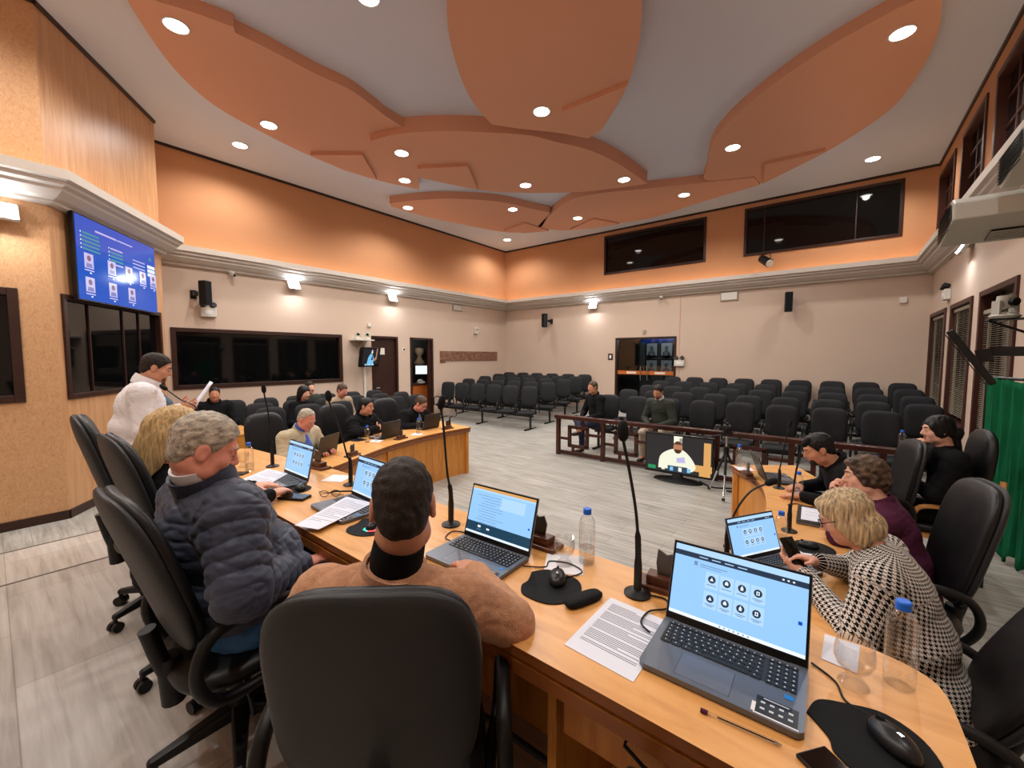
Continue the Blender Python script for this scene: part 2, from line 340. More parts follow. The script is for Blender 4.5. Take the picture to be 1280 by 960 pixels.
# walls (the room lies to the right of each run)
wl, WL = wall('wall_left', (XL, 1.88), (XL, YB), 'beige', 'orange', [(2.12 - 1.88, 5.5 - 1.88, 1.27, 2.44), (6.33 - 1.88, 7.17 - 1.88, -.05, 2.45), (7.59 - 1.88, 8.46 - 1.88, -.05, 2.45)], ext=(0, .16))
wb, WB = wall('wall_back', (XL, YB), (XR, YB), 'beige', 'orange', [(-5.8 - XL, -2.86 - XL, 4.42, 5.6), (-1.97 - XL, .97 - XL, 4.42, 5.6), (-5.38 - XL, -3.56 - XL, .2, 2.47)])
def sr(y): return YB - y
RW = [(10.42, 11.93, .8, 2.75), (8.62, 10.03, .8, 2.75), (6.74, 8.22, .8, 2.75), (4.8, 6.3, .8, 2.75)]
RU = [(10.48, 11.88, 4.2, 5.47), (8.58, 9.96, 4.2, 5.47), (6.62, 8.13, 4.2, 5.47), (4.7, 6.15, 4.2, 5.47)]
wr, WR = wall('wall_right', (XR, YB), (XR, YR), 'beige', 'orange', [(sr(b), sr(a), c, e) for a, b, c, e in RW + RU])
wa, WA = wall('wall_stage', PA0, PA1, 'burl', 'burl', [(.35, 1.74, 1.39, 2.63)])
wp, WP = wall('wall_stage_angled', PA1, PB1, 'grain', 'grain', [(.1, 2.26, 1.39, 2.62)])
wall('wall_stage_return', PB1, (XL, 1.88), 'grain', 'grain')
wall('wall_rear', (XR, YR), (-7.0, YR), 'beige', 'orange', ext=(.16, .16))
# windows
window(1, WA, .35, 1.74, 1.39, 2.63, .08, mull=(1.1,))
window(2, WP, .1, 2.26, 1.39, 2.62, .06, mull=(.62, 1.32, 1.72))
window(3, WL, .24, 3.62, 1.27, 2.44, .08)
window(4, WB, -5.8 - XL, -2.86 - XL, 4.42, 5.6, .06)
window(5, WB, -1.97 - XL, .97 - XL, 4.42, 5.6, .06, mull=(8.2, 9.95))
for i, (a, b, c, e) in enumerate(RW):
    o = window(6 + i, WR, sr(b), sr(a), c, e, .07, mull=(sr(b) + .45, sr(b) + .95), rails=(1.35, 1.1), pane='window_glass', frame='wframe', deep=.09)
    bl = MB(); top = 2.62 if i < 2 else 2.45; n = 58
    for k in range(n): bl.box((sr((a + b) / 2), .035, top - .012 - (top - .95) * k / n), (b - a - .16, .022, .003), 'blind', WR @ Matrix.Identity(4))
    bl.box((sr((a + b) / 2), .035, top + .02), (b - a - .15, .04, .05), 'blind', WR)
    for q in (.3, 1.1): bl.b2((sr(b) + q, .02, .95), (sr(b) + q + .01, .05, top), 'blind', WR)
    bl.build('window_blind', o)
for i, (a, b, c, e) in enumerate(RU):
    window(10 + i, WR, sr(b), sr(a), c, e, .07, mull=(sr(b) + .5, sr(b) + .95), rails=(4.75, 5.1), pane='window_glass', frame='wframe', deep=.08)
# doors
def leaf(n, X, s0, s1, z1, fw=.06):
    fr = MB()
    for a, b, c, e in ((s0, s0 + fw, 0, z1), (s1 - fw, s1, 0, z1), (s0 + fw, s1 - fw, z1 - fw, z1)): fr.b2((a, -.02, c), (b, .12, e), 'darkwood', X)
    o = tag(thing('door_%d' % n, None, None), kind='structure'); fr.build('door_frame', o, bevel=.005); return o
o = leaf(1, WL, 4.45, 5.29, 2.45)
MB().b2((4.51, .05, 0), (5.23, .1, 2.39), 'darkwood', WL).build('door_leaf', o)
MB().b2((4.58, .035, 1.95), (4.88, .05, 2.13), 'boxwhite', WL).build('door_sign', o); MB().tube([WL @ Vector(p) for p in ((4.57, .05, 1.05), (4.57, .0, 1.05), (4.68, .0, 1.05))], .012, 'chrome').build('door_handle', o)
o = leaf(2, WL, 5.71, 6.58, 2.45); MB().b2((6.42, .03, 0), (6.52, .1, 2.39), 'darkwood', WL).build('door_leaf', o)
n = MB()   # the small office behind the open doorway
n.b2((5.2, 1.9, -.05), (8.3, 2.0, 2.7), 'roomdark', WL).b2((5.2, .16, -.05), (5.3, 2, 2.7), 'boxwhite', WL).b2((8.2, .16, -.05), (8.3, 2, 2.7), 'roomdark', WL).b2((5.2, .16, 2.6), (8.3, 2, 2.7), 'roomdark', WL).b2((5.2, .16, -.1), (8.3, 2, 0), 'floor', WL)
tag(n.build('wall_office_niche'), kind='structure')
t = thing('office_counter', 'brown wooden counter seen through the narrow open doorway', 'counter', tuple(WL @ Vector((6.75, .75, 0))))
MB().b2((-.3, -.62, 0), (.3, .62, 1.02), 'band').build('counter_body', t); MB().b2((-.34, -.66, 1.02), (.34, .66, 1.06), 'darkwood').build('counter_top', t, bevel=.004)
t = thing('office_monitor', 'lit computer monitor on the counter beyond the narrow open doorway', 'monitor', tuple(WL @ Vector((6.78, .75, 1.06))), PI / 2 - .6)
MB().box((0, 0, .4), (.5, .04, .33), 'bezel').cyl((0, .02, .02), (0, .02, .3), .02, 'bezel').build('monitor_body', t)
MB().box((0, -.022, .41), (.44, .006, .27), 'scr_white').build('screen', t); MB().lathe([(0, 0), (.12, 0), (.11, .02), (0, .02)], 'bezel').build('base', t)
t = thing('desk_telephone', 'white desk telephone and papers under the monitor in the doorway', 'telephone', tuple(WL @ Vector((6.5, .5, 1.06))), PI / 2)
MB().box((0, 0, .03), (.2, .16, .06), 'boxwhite').build('telephone_body', t, bevel=.01); MB().tube(smooth_path([(-.09, .03, .07), (-.05, .03, .1), (.05, .03, .1), (.09, .03, .07)]), .022, 'white').build('handset', t)
t = tag(MB().lathe([(.01, 0), (.16, .06), (.19, .2), (.1, .3), (.07, .42), (.17, .55), (.15, .68), (0, .72)], 'khaki', 20).build('office_ornament', smooth=60, loc=tuple(WL @ Vector((7.5, 1.78, 1.5)))), 'pale rounded ornament on the far office wall in the doorway', 'ornament')
MB().b2((-.15, -.2, -.03), (.13, .2, 0), 'darkwood').build('wall_bracket', t)
# glass double door in the back wall
s0, s1 = -5.38 - XL, -3.56 - XL
o = leaf(3, WB, s0, s1, 2.47); mid = (s0 + s1) / 2
for k, (a, b) in enumerate(((s0 + .06, mid - .004), (mid + .004, s1 - .06))):
    g = MB().b2((a, .05, .2), (b, .062, 2.41), 'doorglass', WB).build('door_glass', o)
    MB().b2((a, .03, 1.36), (b, .08, 1.47), 'band', WB).build('door_rail', o)
    MB().b2((a + .3, .025, 1.385), (a + .6, .03, 1.445), 'boxwhite', WB).build('door_notice', o)
    hx = mid + (-.1 if k == 0 else .1)
    MB().tube([WB @ Vector(p) for p in ((hx, .04, 1.2), (hx, -.03, 1.22), (hx, -.03, 1.6), (hx, .04, 1.62))], .016, 'chrome').build('door_handle', o)
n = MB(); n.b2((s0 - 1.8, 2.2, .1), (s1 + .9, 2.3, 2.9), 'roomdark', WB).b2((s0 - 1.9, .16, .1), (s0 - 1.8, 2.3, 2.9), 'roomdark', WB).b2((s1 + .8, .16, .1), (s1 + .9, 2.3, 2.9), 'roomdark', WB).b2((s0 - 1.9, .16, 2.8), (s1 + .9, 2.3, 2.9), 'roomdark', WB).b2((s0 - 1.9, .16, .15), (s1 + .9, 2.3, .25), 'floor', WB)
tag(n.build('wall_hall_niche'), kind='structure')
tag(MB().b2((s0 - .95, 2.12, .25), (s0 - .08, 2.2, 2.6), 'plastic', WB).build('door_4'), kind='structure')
for i in range(2):
    for j in range(2):
        cx, cz = s0 + .36 + .5 * i, 2.14 - .58 * j
        p = thing('framed_portrait', '%s %s framed grey portrait seen through the glass double door' % (('upper', 'lower')[j], ('left-hand', 'right-hand')[i]), 'picture', tuple(WB @ Vector((cx, 2.19, cz))), 0, 'portraits beyond the glass door')
        MB().box((0, 0, 0), (.46, .03, .52), 'plastic').build('picture_frame', p); MB().box((0, -.018, 0), (.36, .008, .42), 'photo_lt').build('print', p)
        q = MB(); q.tube([(0, -.026, -.2), (0, -.026, -.1), (0, -.026, -.04)], [.13, .11, .03], 'photo_dk', 14).lathe([(0, -.09), (.05, -.06), (.062, 0), (.05, .06), (0, .085)], 'photo_dk', 14, Matrix.Translation((0, -.026, .04)) @ Matrix.Diagonal((1, .1, 1, 1))); q.build('portrait', p)
tag(MB().b2((s0 + .05, 2.1, 2.42), (s0 + 1.2, 2.19, 2.62), 'bluesign', WB).build('hall_banner'), 'dark blue banner above the portraits beyond the glass door', 'banner')
# dark trim under the ceiling and baseboards
k = MB()
for X, l in ((WL, YB - 1.88), (WB, XR - XL), (WR, YB - YR), (WA, 2.0), (WP, 2.39)): k.b2((0, -.03, ZC - .045), (l, 0.0, ZC), 'darkwood', X)
tag(k.build('trim_1'), kind='structure')
for nm, X, a, b, in (('baseboard_stage', WA, 0, 2.0), ('baseboard_stage_angled', WP, 0, 2.389), ('baseboard_left', WL, 0, 4.45), ('baseboard_back', WB, 0, s0), ('baseboard_back_right', WB, s1, XR - XL)):
    zz = 0 if 'back' not in nm else .26
    tag(MB().b2((a, -.02, zz - .02), (b, 0, zz + .1), 'darkwood' if 'stage' in nm else 'beige', X).build(nm), kind='structure')
tag(MB().b2((6.255, -.012, ZL), (6.265, 0.0, .27), 'petal', WB).build('trim_3'), kind='structure')
# cornice with its hidden light trough, swept along the walls
path = [Vector(p) for p in (PA0, PA1, PB1, (XL, 1.88), (XL, YB), (XR, YB), (XR, YR))]
def offs(p):
    out = []
    for i, q in enumerate(path):
        ns = []
        for a, b in ((i - 1, i), (i, i + 1)):
            if 0 <= a and b < len(path):
                d = (path[b] - path[a]).normalized(); ns.append(Vector((d.y, -d.x)))
        n = ns[0] if len(ns) == 1 else (ns[0] + ns[1]) / (1 + ns[0].dot(ns[1]))
        out.append(q + n * p)
    return out
def sweep(name, prof, m, closed=True):
    mb = MB(); cols = [offs(p) for p, z in prof]; n = len(prof); N = len(path)
    vs = [(cols[j][i].x, cols[j][i].y, prof[j][1]) for i in range(N) for j in range(n)]
    fs = [(i * n + j, i * n + (j + 1) % n, (i + 1) * n + (j + 1) % n, (i + 1) * n + j) for i in range(N - 1) for j in range(n)]
    fs += [tuple(range(n)), tuple((N - 1) * n + j for j in range(n))[::-1]]
    return mb.add(vs, fs, m).build(name)
cor = tag(sweep('trim_2', [(.0, 3.58), (.07, 3.6), (.075, 3.63), (.13, 3.655), (.2, 3.72), (.205, 3.75), (.25, 3.775), (.255, 3.81), (.3, 3.83), (.3, 3.93), (.27, 3.93), (.27, 3.85), (.24, 3.82), (.0, 3.82)], 'cornice'), kind='structure')
led = tag(sweep('cove_light_strip', [(.13, 3.822), (.17, 3.822), (.17, 3.836), (.13, 3.836)], 'cove'), 'continuous warm light strip hidden in the cornice trough', 'light strip')
# ------------------------------------------------------- dropped ceiling petals
def petal(name, label, px, z, zt, tile=None):
    pts = [at_z(x, y, z)[:2] for x, y in px]
    o = tag(MB().prism(pts, z, zt, 'petal').build(name), label, 'ceiling panel', 'dropped salmon ceiling panels'); return o
def curve(pts, n=5): return [(p.x, p.y) for p in smooth_path([(x, y, 0) for x, y in pts], n)]
ZP = 5.6
outL = curve([(152, -14), (159, 0), (180, 34), (202, 66), (225, 94), (255, 122), (285, 142.5), (319, 161), (356, 180), (388, 195), (430, 212), (470.6, 225), (524, 237)])
inL = curve([(520, 168), (493, 152), (480, 144), (469, 135), (437, 112), (394, 92), (337, 62), (294, 41)]) + curve([(292, 34), (240, 15), (191, 0), (152, -14)])
petal('ceiling_petal', 'long salmon ceiling petal sweeping from the left over the side wall', outL + inL[:-1], ZP, ZC)
E_ = curve([(463, 176), (490, 169), (525, 165), (570, 164), (615, 166), (660, 169), (697, 178), (731, 186), (770, 203), (809, 229.5)]) + curve([(800, 231.5), (780, 234), (724, 240), (650, 241), (597, 237), (524, 222)])
petal('ceiling_disc', 'broad salmon oval panel in the middle of the flower ceiling', E_, 5.5, ZC)
C_ = curve([(559, -10), (559, 22), (562.5, 49), (570, 79), (581, 109), (596, 135), (615, 155.6)]) + curve([(650, 161), (697, 166), (735, 173)]) + curve([(746, 167), (757.5, 154), (784, 107), (795, 71), (800.6, 37.5), (802, 0), (796, -60), (770, -130), (700, -190), (630, -170), (575, -80), (559, -10)])[:-1]
petal('ceiling_petal', 'salmon ceiling petal overhead that laps over the middle oval', C_, 5.42, ZC)
R_ = curve([(1178, -8), (1175, 30), (1164, 64), (1145, 97.5), (1119, 131), (1085, 157.5), (1032.5, 190), (954, 229.5)]) + curve([(943, 226), (884, 225), (884, 210), (890, 180), (909, 154), (942.5, 124), (987.5, 90), (1040, 56), (1100, 22), (1145, 0), (1178, -8)])[:-1]
petal('ceiling_petal', 'long salmon ceiling petal sweeping to the right over the window wall', R_, ZP, ZC)
RB = curve([(671, 284), (690, 266), (716, 249), (754, 241), (808, 236), (882, 228), (943, 222)]) + curve([(950, 231), (899, 246), (860, 258), (820, 271), (776, 279), (709, 288), (671, 284)])[:-1]
petal('ceiling_petal', 'small salmon ceiling petal towards the back wall windows', RB, ZP - .02, ZC)
LB = curve([(487, 254), (529, 249.5), (570, 248.5), (622.5, 252), (660, 260), (688, 266)]) + curve([(676, 285), (649, 290.6), (622.5, 289), (570, 279), (529, 270), (489, 258)])
petal('ceiling_petal', 'small salmon ceiling petal nearest the far corner of the room', LB, ZP - .02, ZC)
for nm, pts, z in (('under the left petal', [(388, 194), (453, 194), (471, 225), (430, 213)], 5.54), ('beside the middle oval near the left wall', [(522, 211), (585, 208), (597, 237), (560, 230)], 5.44), ('on the right petal tip', [(1032, 189), (956, 206), (954, 229), (995, 208)], 5.54),
                    ('on the overhead petal', [(703, 140), (784, 107), (757, 153), (735, 173)], 5.36), ('at the foot of the far corner petal', [(630, 289), (656, 279), (686, 289), (655, 291.5)], 5.54), ('at the foot of the back wall petal', [(713, 287), (742.5, 274), (774, 280), (742, 285.5)], 5.54)):
    pp = [at_z(x, y, z)[:2] for x, y in pts]
    tag(MB().prism(pp, z, z + .065, 'petal').build('ceiling_facet'), 'small angular salmon panel ' + nm, 'ceiling panel', 'small angular ceiling panels')
# ------------------------------------------------------- lamps, loudspeakers, signs on walls and ceiling
SPOTS = [(220, 33, ZP, 'largest and nearest downlight on the left petal'), (336, 157, ZP, 'second downlight along the left petal'), (300, 182, ZC, 'downlight in the white ceiling beside the left petal'),
         (502, 192, 5.5, 'downlight at the near left of the middle oval'), (506, 226, ZP, 'downlight at the tip of the left petal'), (657, 232, 5.5, 'downlight at the far edge of the middle oval'), (780, 225, 5.5, 'downlight at the right of the middle oval'),
         (677, 140, 5.42, 'downlight on the overhead petal'), (510, 260, ZP - .02, 'left downlight of the far corner petal'), (641, 262, ZP - .02, 'right downlight of the far corner petal'), (722, 273, ZP - .02, 'left downlight of the back wall petal'),
         (855, 244, ZP - .02, 'right downlight of the back wall petal'), (916, 185, ZP, 'downlight at the inner end of the right petal'), (1128, 42, ZP, 'large bright downlight at the outer end of the right petal'), (1091, 199, ZC, 'downlight in the white ceiling above the tall window'), (634, 300, ZC, 'small downlight in the white ceiling at the far corner'), (460, -3, ZC, 'downlight at the upper picture edge in the white field')]
def lamp(kind, name, loc, energy, col, size=.06, rot=(0, 0, 0), angle=150, blend=.6):
    l = bpy.data.lights.new(name, kind); l.energy = energy; l.color = col
    if kind == 'SPOT': l.spot_size = math.radians(angle); l.spot_blend = blend; l.shadow_soft_size = size
    elif kind == 'POINT': l.shadow_soft_size = size
    else: l.shape = 'RECTANGLE'; l.size = size; l.size_y = size * .5
    o = bpy.data.objects.new(name, l); COL.objects.link(o); o.location = loc; o.rotation_euler = rot; return o
dl = None
for i, (x, y, z, lb) in enumerate(SPOTS):
    p = at_z(x, y, z - .012)
    if dl is None:
        dl = thing('ceiling_downlight', 'round recessed ' + lb, 'ceiling light', p, 0, 'recessed ceiling downlights')
        MB().lathe([(.112, .012), (.126, .01), (.124, -.002), (.112, 0), (.112, .012)], 'white', 28, None, False).build('trim_ring', dl)
        MB().lathe([(0, .006), (.113, .006), (.113, .002), (0, -.001)], 'downlight', 28).build('lens', dl); reg(dl)
    else: dup(dl, p, 0, 'round recessed ' + lb)
    o = lamp('SPOT', 'downlight_lamp', (p[0], p[1], p[2] - .03), SPOT_W, (1, .96, .91), .07, angle=155); o.parent = None
for p in ((-5.6, -.4), (-3.2, -.7), (-1.0, -.6), (.7, 1.6)):  # extra downlights out of view, added as fill for the dark near floor
    dup(dl, (p[0], p[1], ZC - .012), 0, 'unseen fill downlight added to the white ceiling behind the head desk', None)
    lamp('SPOT', 'downlight_lamp', (p[0], p[1], ZC - .05), SPOT_W, (1, .96, .91), .07, angle=155)
lamp('POINT', 'hall_fill_lamp', tuple(WB @ Vector((s0 + .9, 1.2, 2.6))), 34, (.9, .96, 1), .1); lamp('POINT', 'office_fill_lamp', tuple(WL @ Vector((7.0, 1.2, 2.4))), 7, (1, .93, .82), .1)  # unseen point lamps added to brighten the hall and office niches
def flood(lbl, X, s, z):
    loc = X @ Vector((s, -.1, z)); rz = math.atan2(X[1][0], X[0][0])
    t = thing('wall_floodlight', lbl, 'wall light', tuple(loc), rz, 'white floodlights under the cornice')
    MB().box((0, .02, 0), (.26, .05, .2), 'boxwhite', TR(rx=-.5)).build('lamp_housing', t, bevel=.01); MB().box((0, -.012, 0), (.22, .012, .165), 'flood', TR(rx=-.5)).build('lamp_lens', t); MB().b2((-.02, .02, -.03), (.02, .1, .02), 'boxwhite').build('bracket', t)
    a = lamp('AREA', 'flood_lamp', tuple(X @ Vector((s, -.16, z - .05))), FLOOD_W, (.92, .96, 1), .22); a.rotation_euler = (math.radians(28), 0, rz); a.rotation_euler = (-math.radians(20), 0, rz)
flood('white floodlight under the cornice above the left wall panel', WL, 4.34 - 1.88, 3.5)
flood('white floodlight under the cornice above the two dark doors', WL, 6.96 - 1.88, 3.5)
flood('white floodlight under the cornice above the glass double door', WB, -6.12 - XL, 3.5)
flood('dazzling white floodlight on the burl veneer wall at the left edge', WA, 1.66, 3.42)
flood('white floodlight half hidden behind the air conditioner', WR, sr(8.9), 3.5)
def speaker(lbl, X, s, z, tilt=.12):
    t = thing('wall_loudspeaker', lbl, 'loudspeaker', tuple(X @ Vector((s, 0, z))), math.atan2(X[1][0], X[0][0]), 'black wall loudspeakers')
    MB().box((0, -.27, 0), (.15, .15, .46), 'plastic', TR(rz=tilt)).build('cabinet', t, bevel=.012); MB().box((0, -.347, 0), (.125, .012, .42), 'rubber', TR(rz=tilt)).build('grille', t)
    MB().b2((-.03, -.2, -.06), (.03, 0, .02), 'plastic').b2((-.05, -.02, -.1), (.05, 0, .06), 'plastic').build('bracket', t)
speaker('black loudspeaker on the left wall beside the blue screen', WL, 2.5 - 1.88, 3.1, .5)
speaker('black loudspeaker on the back wall left of the glass door', WB, -7.72 - XL, 3.12, -.5)
speaker('black loudspeaker on the back wall under the wide upper window', WB, -1.0 - XL, 3.18, .2)
def emerg(lbl, X, s, z):
    t = thing('emergency_light', lbl, 'emergency light', tuple(X @ Vector((s, 0, z))), math.atan2(X[1][0], X[0][0]), 'twin head emergency lights')
    MB().b2((-.13, -.08, -.11), (.13, 0, .07), 'boxwhite').build('battery_box', t, bevel=.01)
    for k in (-.08, .08):
        h = MB().lathe([(.02, -.05), (.045, -.04), (.055, .03), (.05, .04), (0, .04)], 'plastic', 16, TR(k, -.06, .12, PI / 2 - .3)).build('lamp_head', t, smooth=True)
    MB().box((0, -.083, -.02), (.14, .006, .08), 'white').build('label_plate', t)
emerg('white emergency light with two black heads above the left wall panel', WL, 2.72 - 1.88, 2.78)
emerg('white emergency light with two heads on the window wall', WR, sr(10.3), 2.98)
emerg('white emergency light box beside the glass double door', WB, -3.46 - XL, 1.74)
def smallbox(nm, lbl, cat, X, s, z, w, d, h, m, kids_=()):
    t = thing(nm, lbl, cat, tuple(X @ Vector((s, 0, z))), math.atan2(X[1][0], X[0][0]))
    MB().b2((-w / 2, -d, -h / 2), (w / 2, 0, h / 2), m).build('housing', t, bevel=.006)
    for kn, c, dd, mm in kids_: MB().box(c, dd, mm).build(kn, t)
    return t
smallbox('motion_sensor', 'small white motion sensor high on the left wall near the picture', 'sensor', WL, 10.35 - 1.88, 2.78, .14, .08, .22, 'boxwhite', [('sensor_window', (0, -.082, .03), (.1, .006, .06), 'blind')])
smallbox('wall_vent', 'pale square vent under the cornice at the far left corner', 'vent', WL, 9.5 - 1.88, 3.47, .42, .03, .2, 'blind', [('vent_grille', (0, -.032, 0), (.36, .006, .15), 'cornice')])
smallbox('exit_sign_box', 'pale plate under the cornice of the back wall', 'sign', WB, -2.26 - XL, 3.46, .42, .03, .24, 'blind', [('sign_face', (0, -.032, 0), (.36, .006, .18), 'boxwhite')])
smallbox('wall_sign', 'small dark square sign left of the glass double door', 'sign', WB, -5.54 - XL, 1.89, .16, .012, .2, 'darkwood', [('sign_pictogram', (0, -.014, 0), (.06, .006, .1), 'white')])
smallbox('no_smoking_sign', 'small white and red sign between the two dark doors', 'sign', WL, 7.38 - 1.88, 2.1, .1, .01, .12, 'boxwhite', [('sign_symbol', (0, -.012, 0), (.05, .004, .06), 'rail')])
smallbox('smoke_detector', 'tiny round white sensor above the dark wooden door', 'sensor', WL, 6.27 - 1.88, 2.72, .1, .05, .08, 'boxwhite')
smallbox('wall_socket', 'tiny round white outlet high on the right of the back wall', 'outlet', WB, 1.05 - XL, 3.08, .12, .03, .12, 'boxwhite')
smallbox('detector', 'tiny beige sensor above the glass double door', 'sensor', WB, -4.48 - XL, 2.62, .08, .04, .1, 'blind')
t = tag(MB().b2((8.73 - 1.88, -.022, 1.76), (11.48 - 1.88, -.002, 2.07), 'sepia', WL).b2((8.73 - 1.88, -.022, 1.7), (8.95 - 1.88, -.002, 1.77), 'sepia', WL).build('panorama_print'), 'long narrow sepia panorama print on the left wall', 'picture')
for lbl, X, s in (('small white dome camera under the cornice of the left wall', WL, 3.13 - 1.88), ('small white dome camera under the cornice above the glass door', WB, -3.98 - XL)):
    t = thing('security_camera', lbl, 'camera', tuple(X @ Vector((s, -.09, 3.6))), math.atan2(X[1][0], X[0][0]), 'cornice security cameras')
    MB().lathe([(0, 0), (.05, 0), (.05, -.03), (0, -.03)], 'boxwhite', 18).build('mount', t); MB().tube([(0, .02, -.05), (.02, -.08, -.08)], [.035, .035], 'boxwhite', 14).build('camera_body', t); MB().tube([(.021, -.081, -.08), (.023, -.092, -.083)], .025, 'plastic', 12).build('camera_lens', t)
t = thing('theatre_spotlight', 'black theatre spotlight hanging below the wide upper window', 'spotlight', tuple(WB @ Vector((-1.46 - XL, -.25, 4.22))))
MB().tube([(-.08, .06, .06), (.1, -.1, -.1)], [.09, .1], 'plastic', 18).build('lamp_barrel', t); MB().tube([(.1, -.1, -.1), (.12, -.12, -.12)], [.085, .085], 'flood' if False else 'boxwhite', 16).build('lamp_lens', t)
MB().tube([(-.1, 0, -.02), (-.12, .02, .14), (.1, .02, .16), (.11, 0, -.02)], .012, 'steel').bar((0, .02, .15), (0, .25, .2), .03, .03, 'steel').build('yoke', t)
# hall television on the left wall with cameras on a shelf above
def tv_scene(mb, w, h, X, kind):
    y = -.002
    if kind == 'small':
        mb.box((0, y, 0), (w, .002, h), 'em_dark', X); poly = [(-.16, -.2), (.1, -.2), (.13, -.05), (.05, .09), (-.03, .1), (-.11, .0)]
        mb.prism(poly, 0, .002, 'em_cyan', X @ TR(0, y - .001, -.02, PI / 2)); mb.lathe([(0, 0), (.034, 0)], 'em_cream', 12, X @ TR(.03, y - .004, .12, PI / 2)); mb.box((.03, y - .005, .155), (.045, .001, .05), 'tv_lilac', X)
        mb.prism([(.16, -.12), (.24, -.06), (.26, .22), (.22, .22), (.2, .0), (.12, -.06)], 0, .002, 'em_skin', X @ TR(0, y - .003, 0, PI / 2)); mb.prism([(.0, -.08), (.05, .05), (.09, -.08)], 0, .002, 'em_navy', X @ TR(0, y - .003, 0, PI / 2))
        for i in range(5): mb.lathe([(0, 0), (.022, 0)], 'em_cyan' if i % 2 else 'em_cream', 10, X @ TR(-.2 + .08 * i, y - .003, -.2, PI / 2))
    else:
        mb.box((0, y, 0), (w, .002, h), 'em_dark', X); mb.box((w * .4, y - .001, -h * .05), (w * .16, .001, h * .9), 'em_wood', X); mb.box((w * .2, y - .002, h * .12), (w * .36, .001, h * .68), 'em_dark', X); mb.box((w * .25, y - .0025, -h * .3), (w * .5, .001, h * .18), 'em_wood', X)
        mb.box((w * .0, y - .002, h * .4), (w * .13, .001, h * .2), 'em_cream', X)
        poly = curve([(-w * .3, -h * .42), (-w * .28, -h * .12), (-w * .2, h * .04), (-w * .06, h * .15), (w * .07, h * .14), (w * .19, -h * .03), (w * .27, -h * .28), (w * .22, -h * .42)], 5)
        mb.prism(poly, 0, .001, 'em_cream', X @ TR(0, y - .004, 0, PI / 2)); mb.lathe([(0, 0), (h * .15, 0)], 'em_skin', 18, X @ TR(-.0, y - .006, h * .2, PI / 2) @ Matrix.Diagonal((.8, 1.15, 1, 1))); mb.prism([(h * .12 * math.cos(a), h * .2 + h * .165 * math.sin(a)) for a in [.5 + (PI - 1) * k / 8 for k in range(9)]], 0, .001, 'stubble', X @ TR(0, y - .0075, 0, PI / 2))
        mb.prism([(h * .1 * math.cos(a), h * .14 + h * .11 * math.sin(a)) for a in [PI + PI * k / 8 for k in range(9)]], 0, .001, 'stubble', X @ TR(0, y - .0075, 0, PI / 2)); mb.prism([(-w * .02, -h * .1), (w * .1, -h * .04), (w * .12, -h * .2), (-w * .01, -h * .22)], 0, .001, 'tv_lilac', X @ TR(0, y - .0088, 0, PI / 2)); mb.box((w * .04, y - .008, -h * .14), (w * .26, .001, h * .16), 'em_cream', X); mb.box((-w * .4, y - .008, -h * .42), (w * .12, .001, h * .1), 'em_green', X); mb.box((w * .0, y - .009, -h * .4), (w * .3, .001, h * .16), 'em_navy', X)
        for i in range(4): mb.box((-w * .22 + w * .13 * i, y - .0095, -h * .4), (w * .05, .001, h * .11), 'em_cyan' if i % 2 else 'em_cream', X)
t = thing('wall_television', 'tilted black wall television showing a person in white above the side seats', 'television', (-9.35, 6.05, 1.88), math.radians(112))
X = TR(rx=.16); MB().box((0, .03, 0), (.78, .07, .5), 'bezel', X).build('television_body', t, bevel=.01)
q = MB(); tv_scene(q, .68, .4, X @ TR(0, -.006, .01), 'small'); q.build('screen', t); MB().bar((0, .06, 0), (.1, .34, .05), .06, .06, 'steel').b2((.05, .3, -.2), (.15, .36, .2), 'steel').build('wall_bracket', t)
t = thing('camera_shelf', 'white shelf bracket above the wall television', 'shelf', (XL, 5.95, 2.3), PI / 2); MB().b2((-.25, -.35, 0), (.25, 0, .03), 'boxwhite').build('shelf_board', t, bevel=.004); MB().bar((0, -.3, 0), (0, 0, -.25), .03, .02, 'boxwhite').build('strut', t)
tag(MB().tube([(XL + .03, 6.1, 2.3), (XL + .03, 6.1, .1)], .03, 'boxwhite').build('cable_conduit'), 'white vertical cable conduit below the wall television', 'conduit')
def ptz(loc, rz, lbl, par=None):
    t = thing('conference_camera', lbl, 'camera', loc, rz, 'pan tilt cameras')
    MB().lathe([(0, 0), (.075, 0), (.09, .02), (.06, .045), (.03, .05), (0, .05)], 'acwhite', 24).build('base', t, smooth=True); MB().b2((-.075, -.03, .03), (-.055, .03, .14), 'acwhite').build('yoke_arm', t); MB().b2((.055, -.03, .03), (.075, .03, .14), 'acwhite').build('yoke_arm', t)
    MB().lathe([(0, -.05), (.04, -.045), (.055, 0), (.05, .05), (0, .055)], 'acwhite', 20, TR(0, 0, .13)).build('camera_head', t, smooth=True); MB().cyl((0, -.045, .13), (0, -.075, .125), .032, 'plastic').build('camera_lens', t); return t
ptz((XL + .2, 5.82, 2.33), 1.2, 'small white conference camera on the left of the shelf above the wall television'); ptz((XL + .2, 6.08, 2.33), 1.2, 'small white conference camera on the right of the shelf above the wall television')
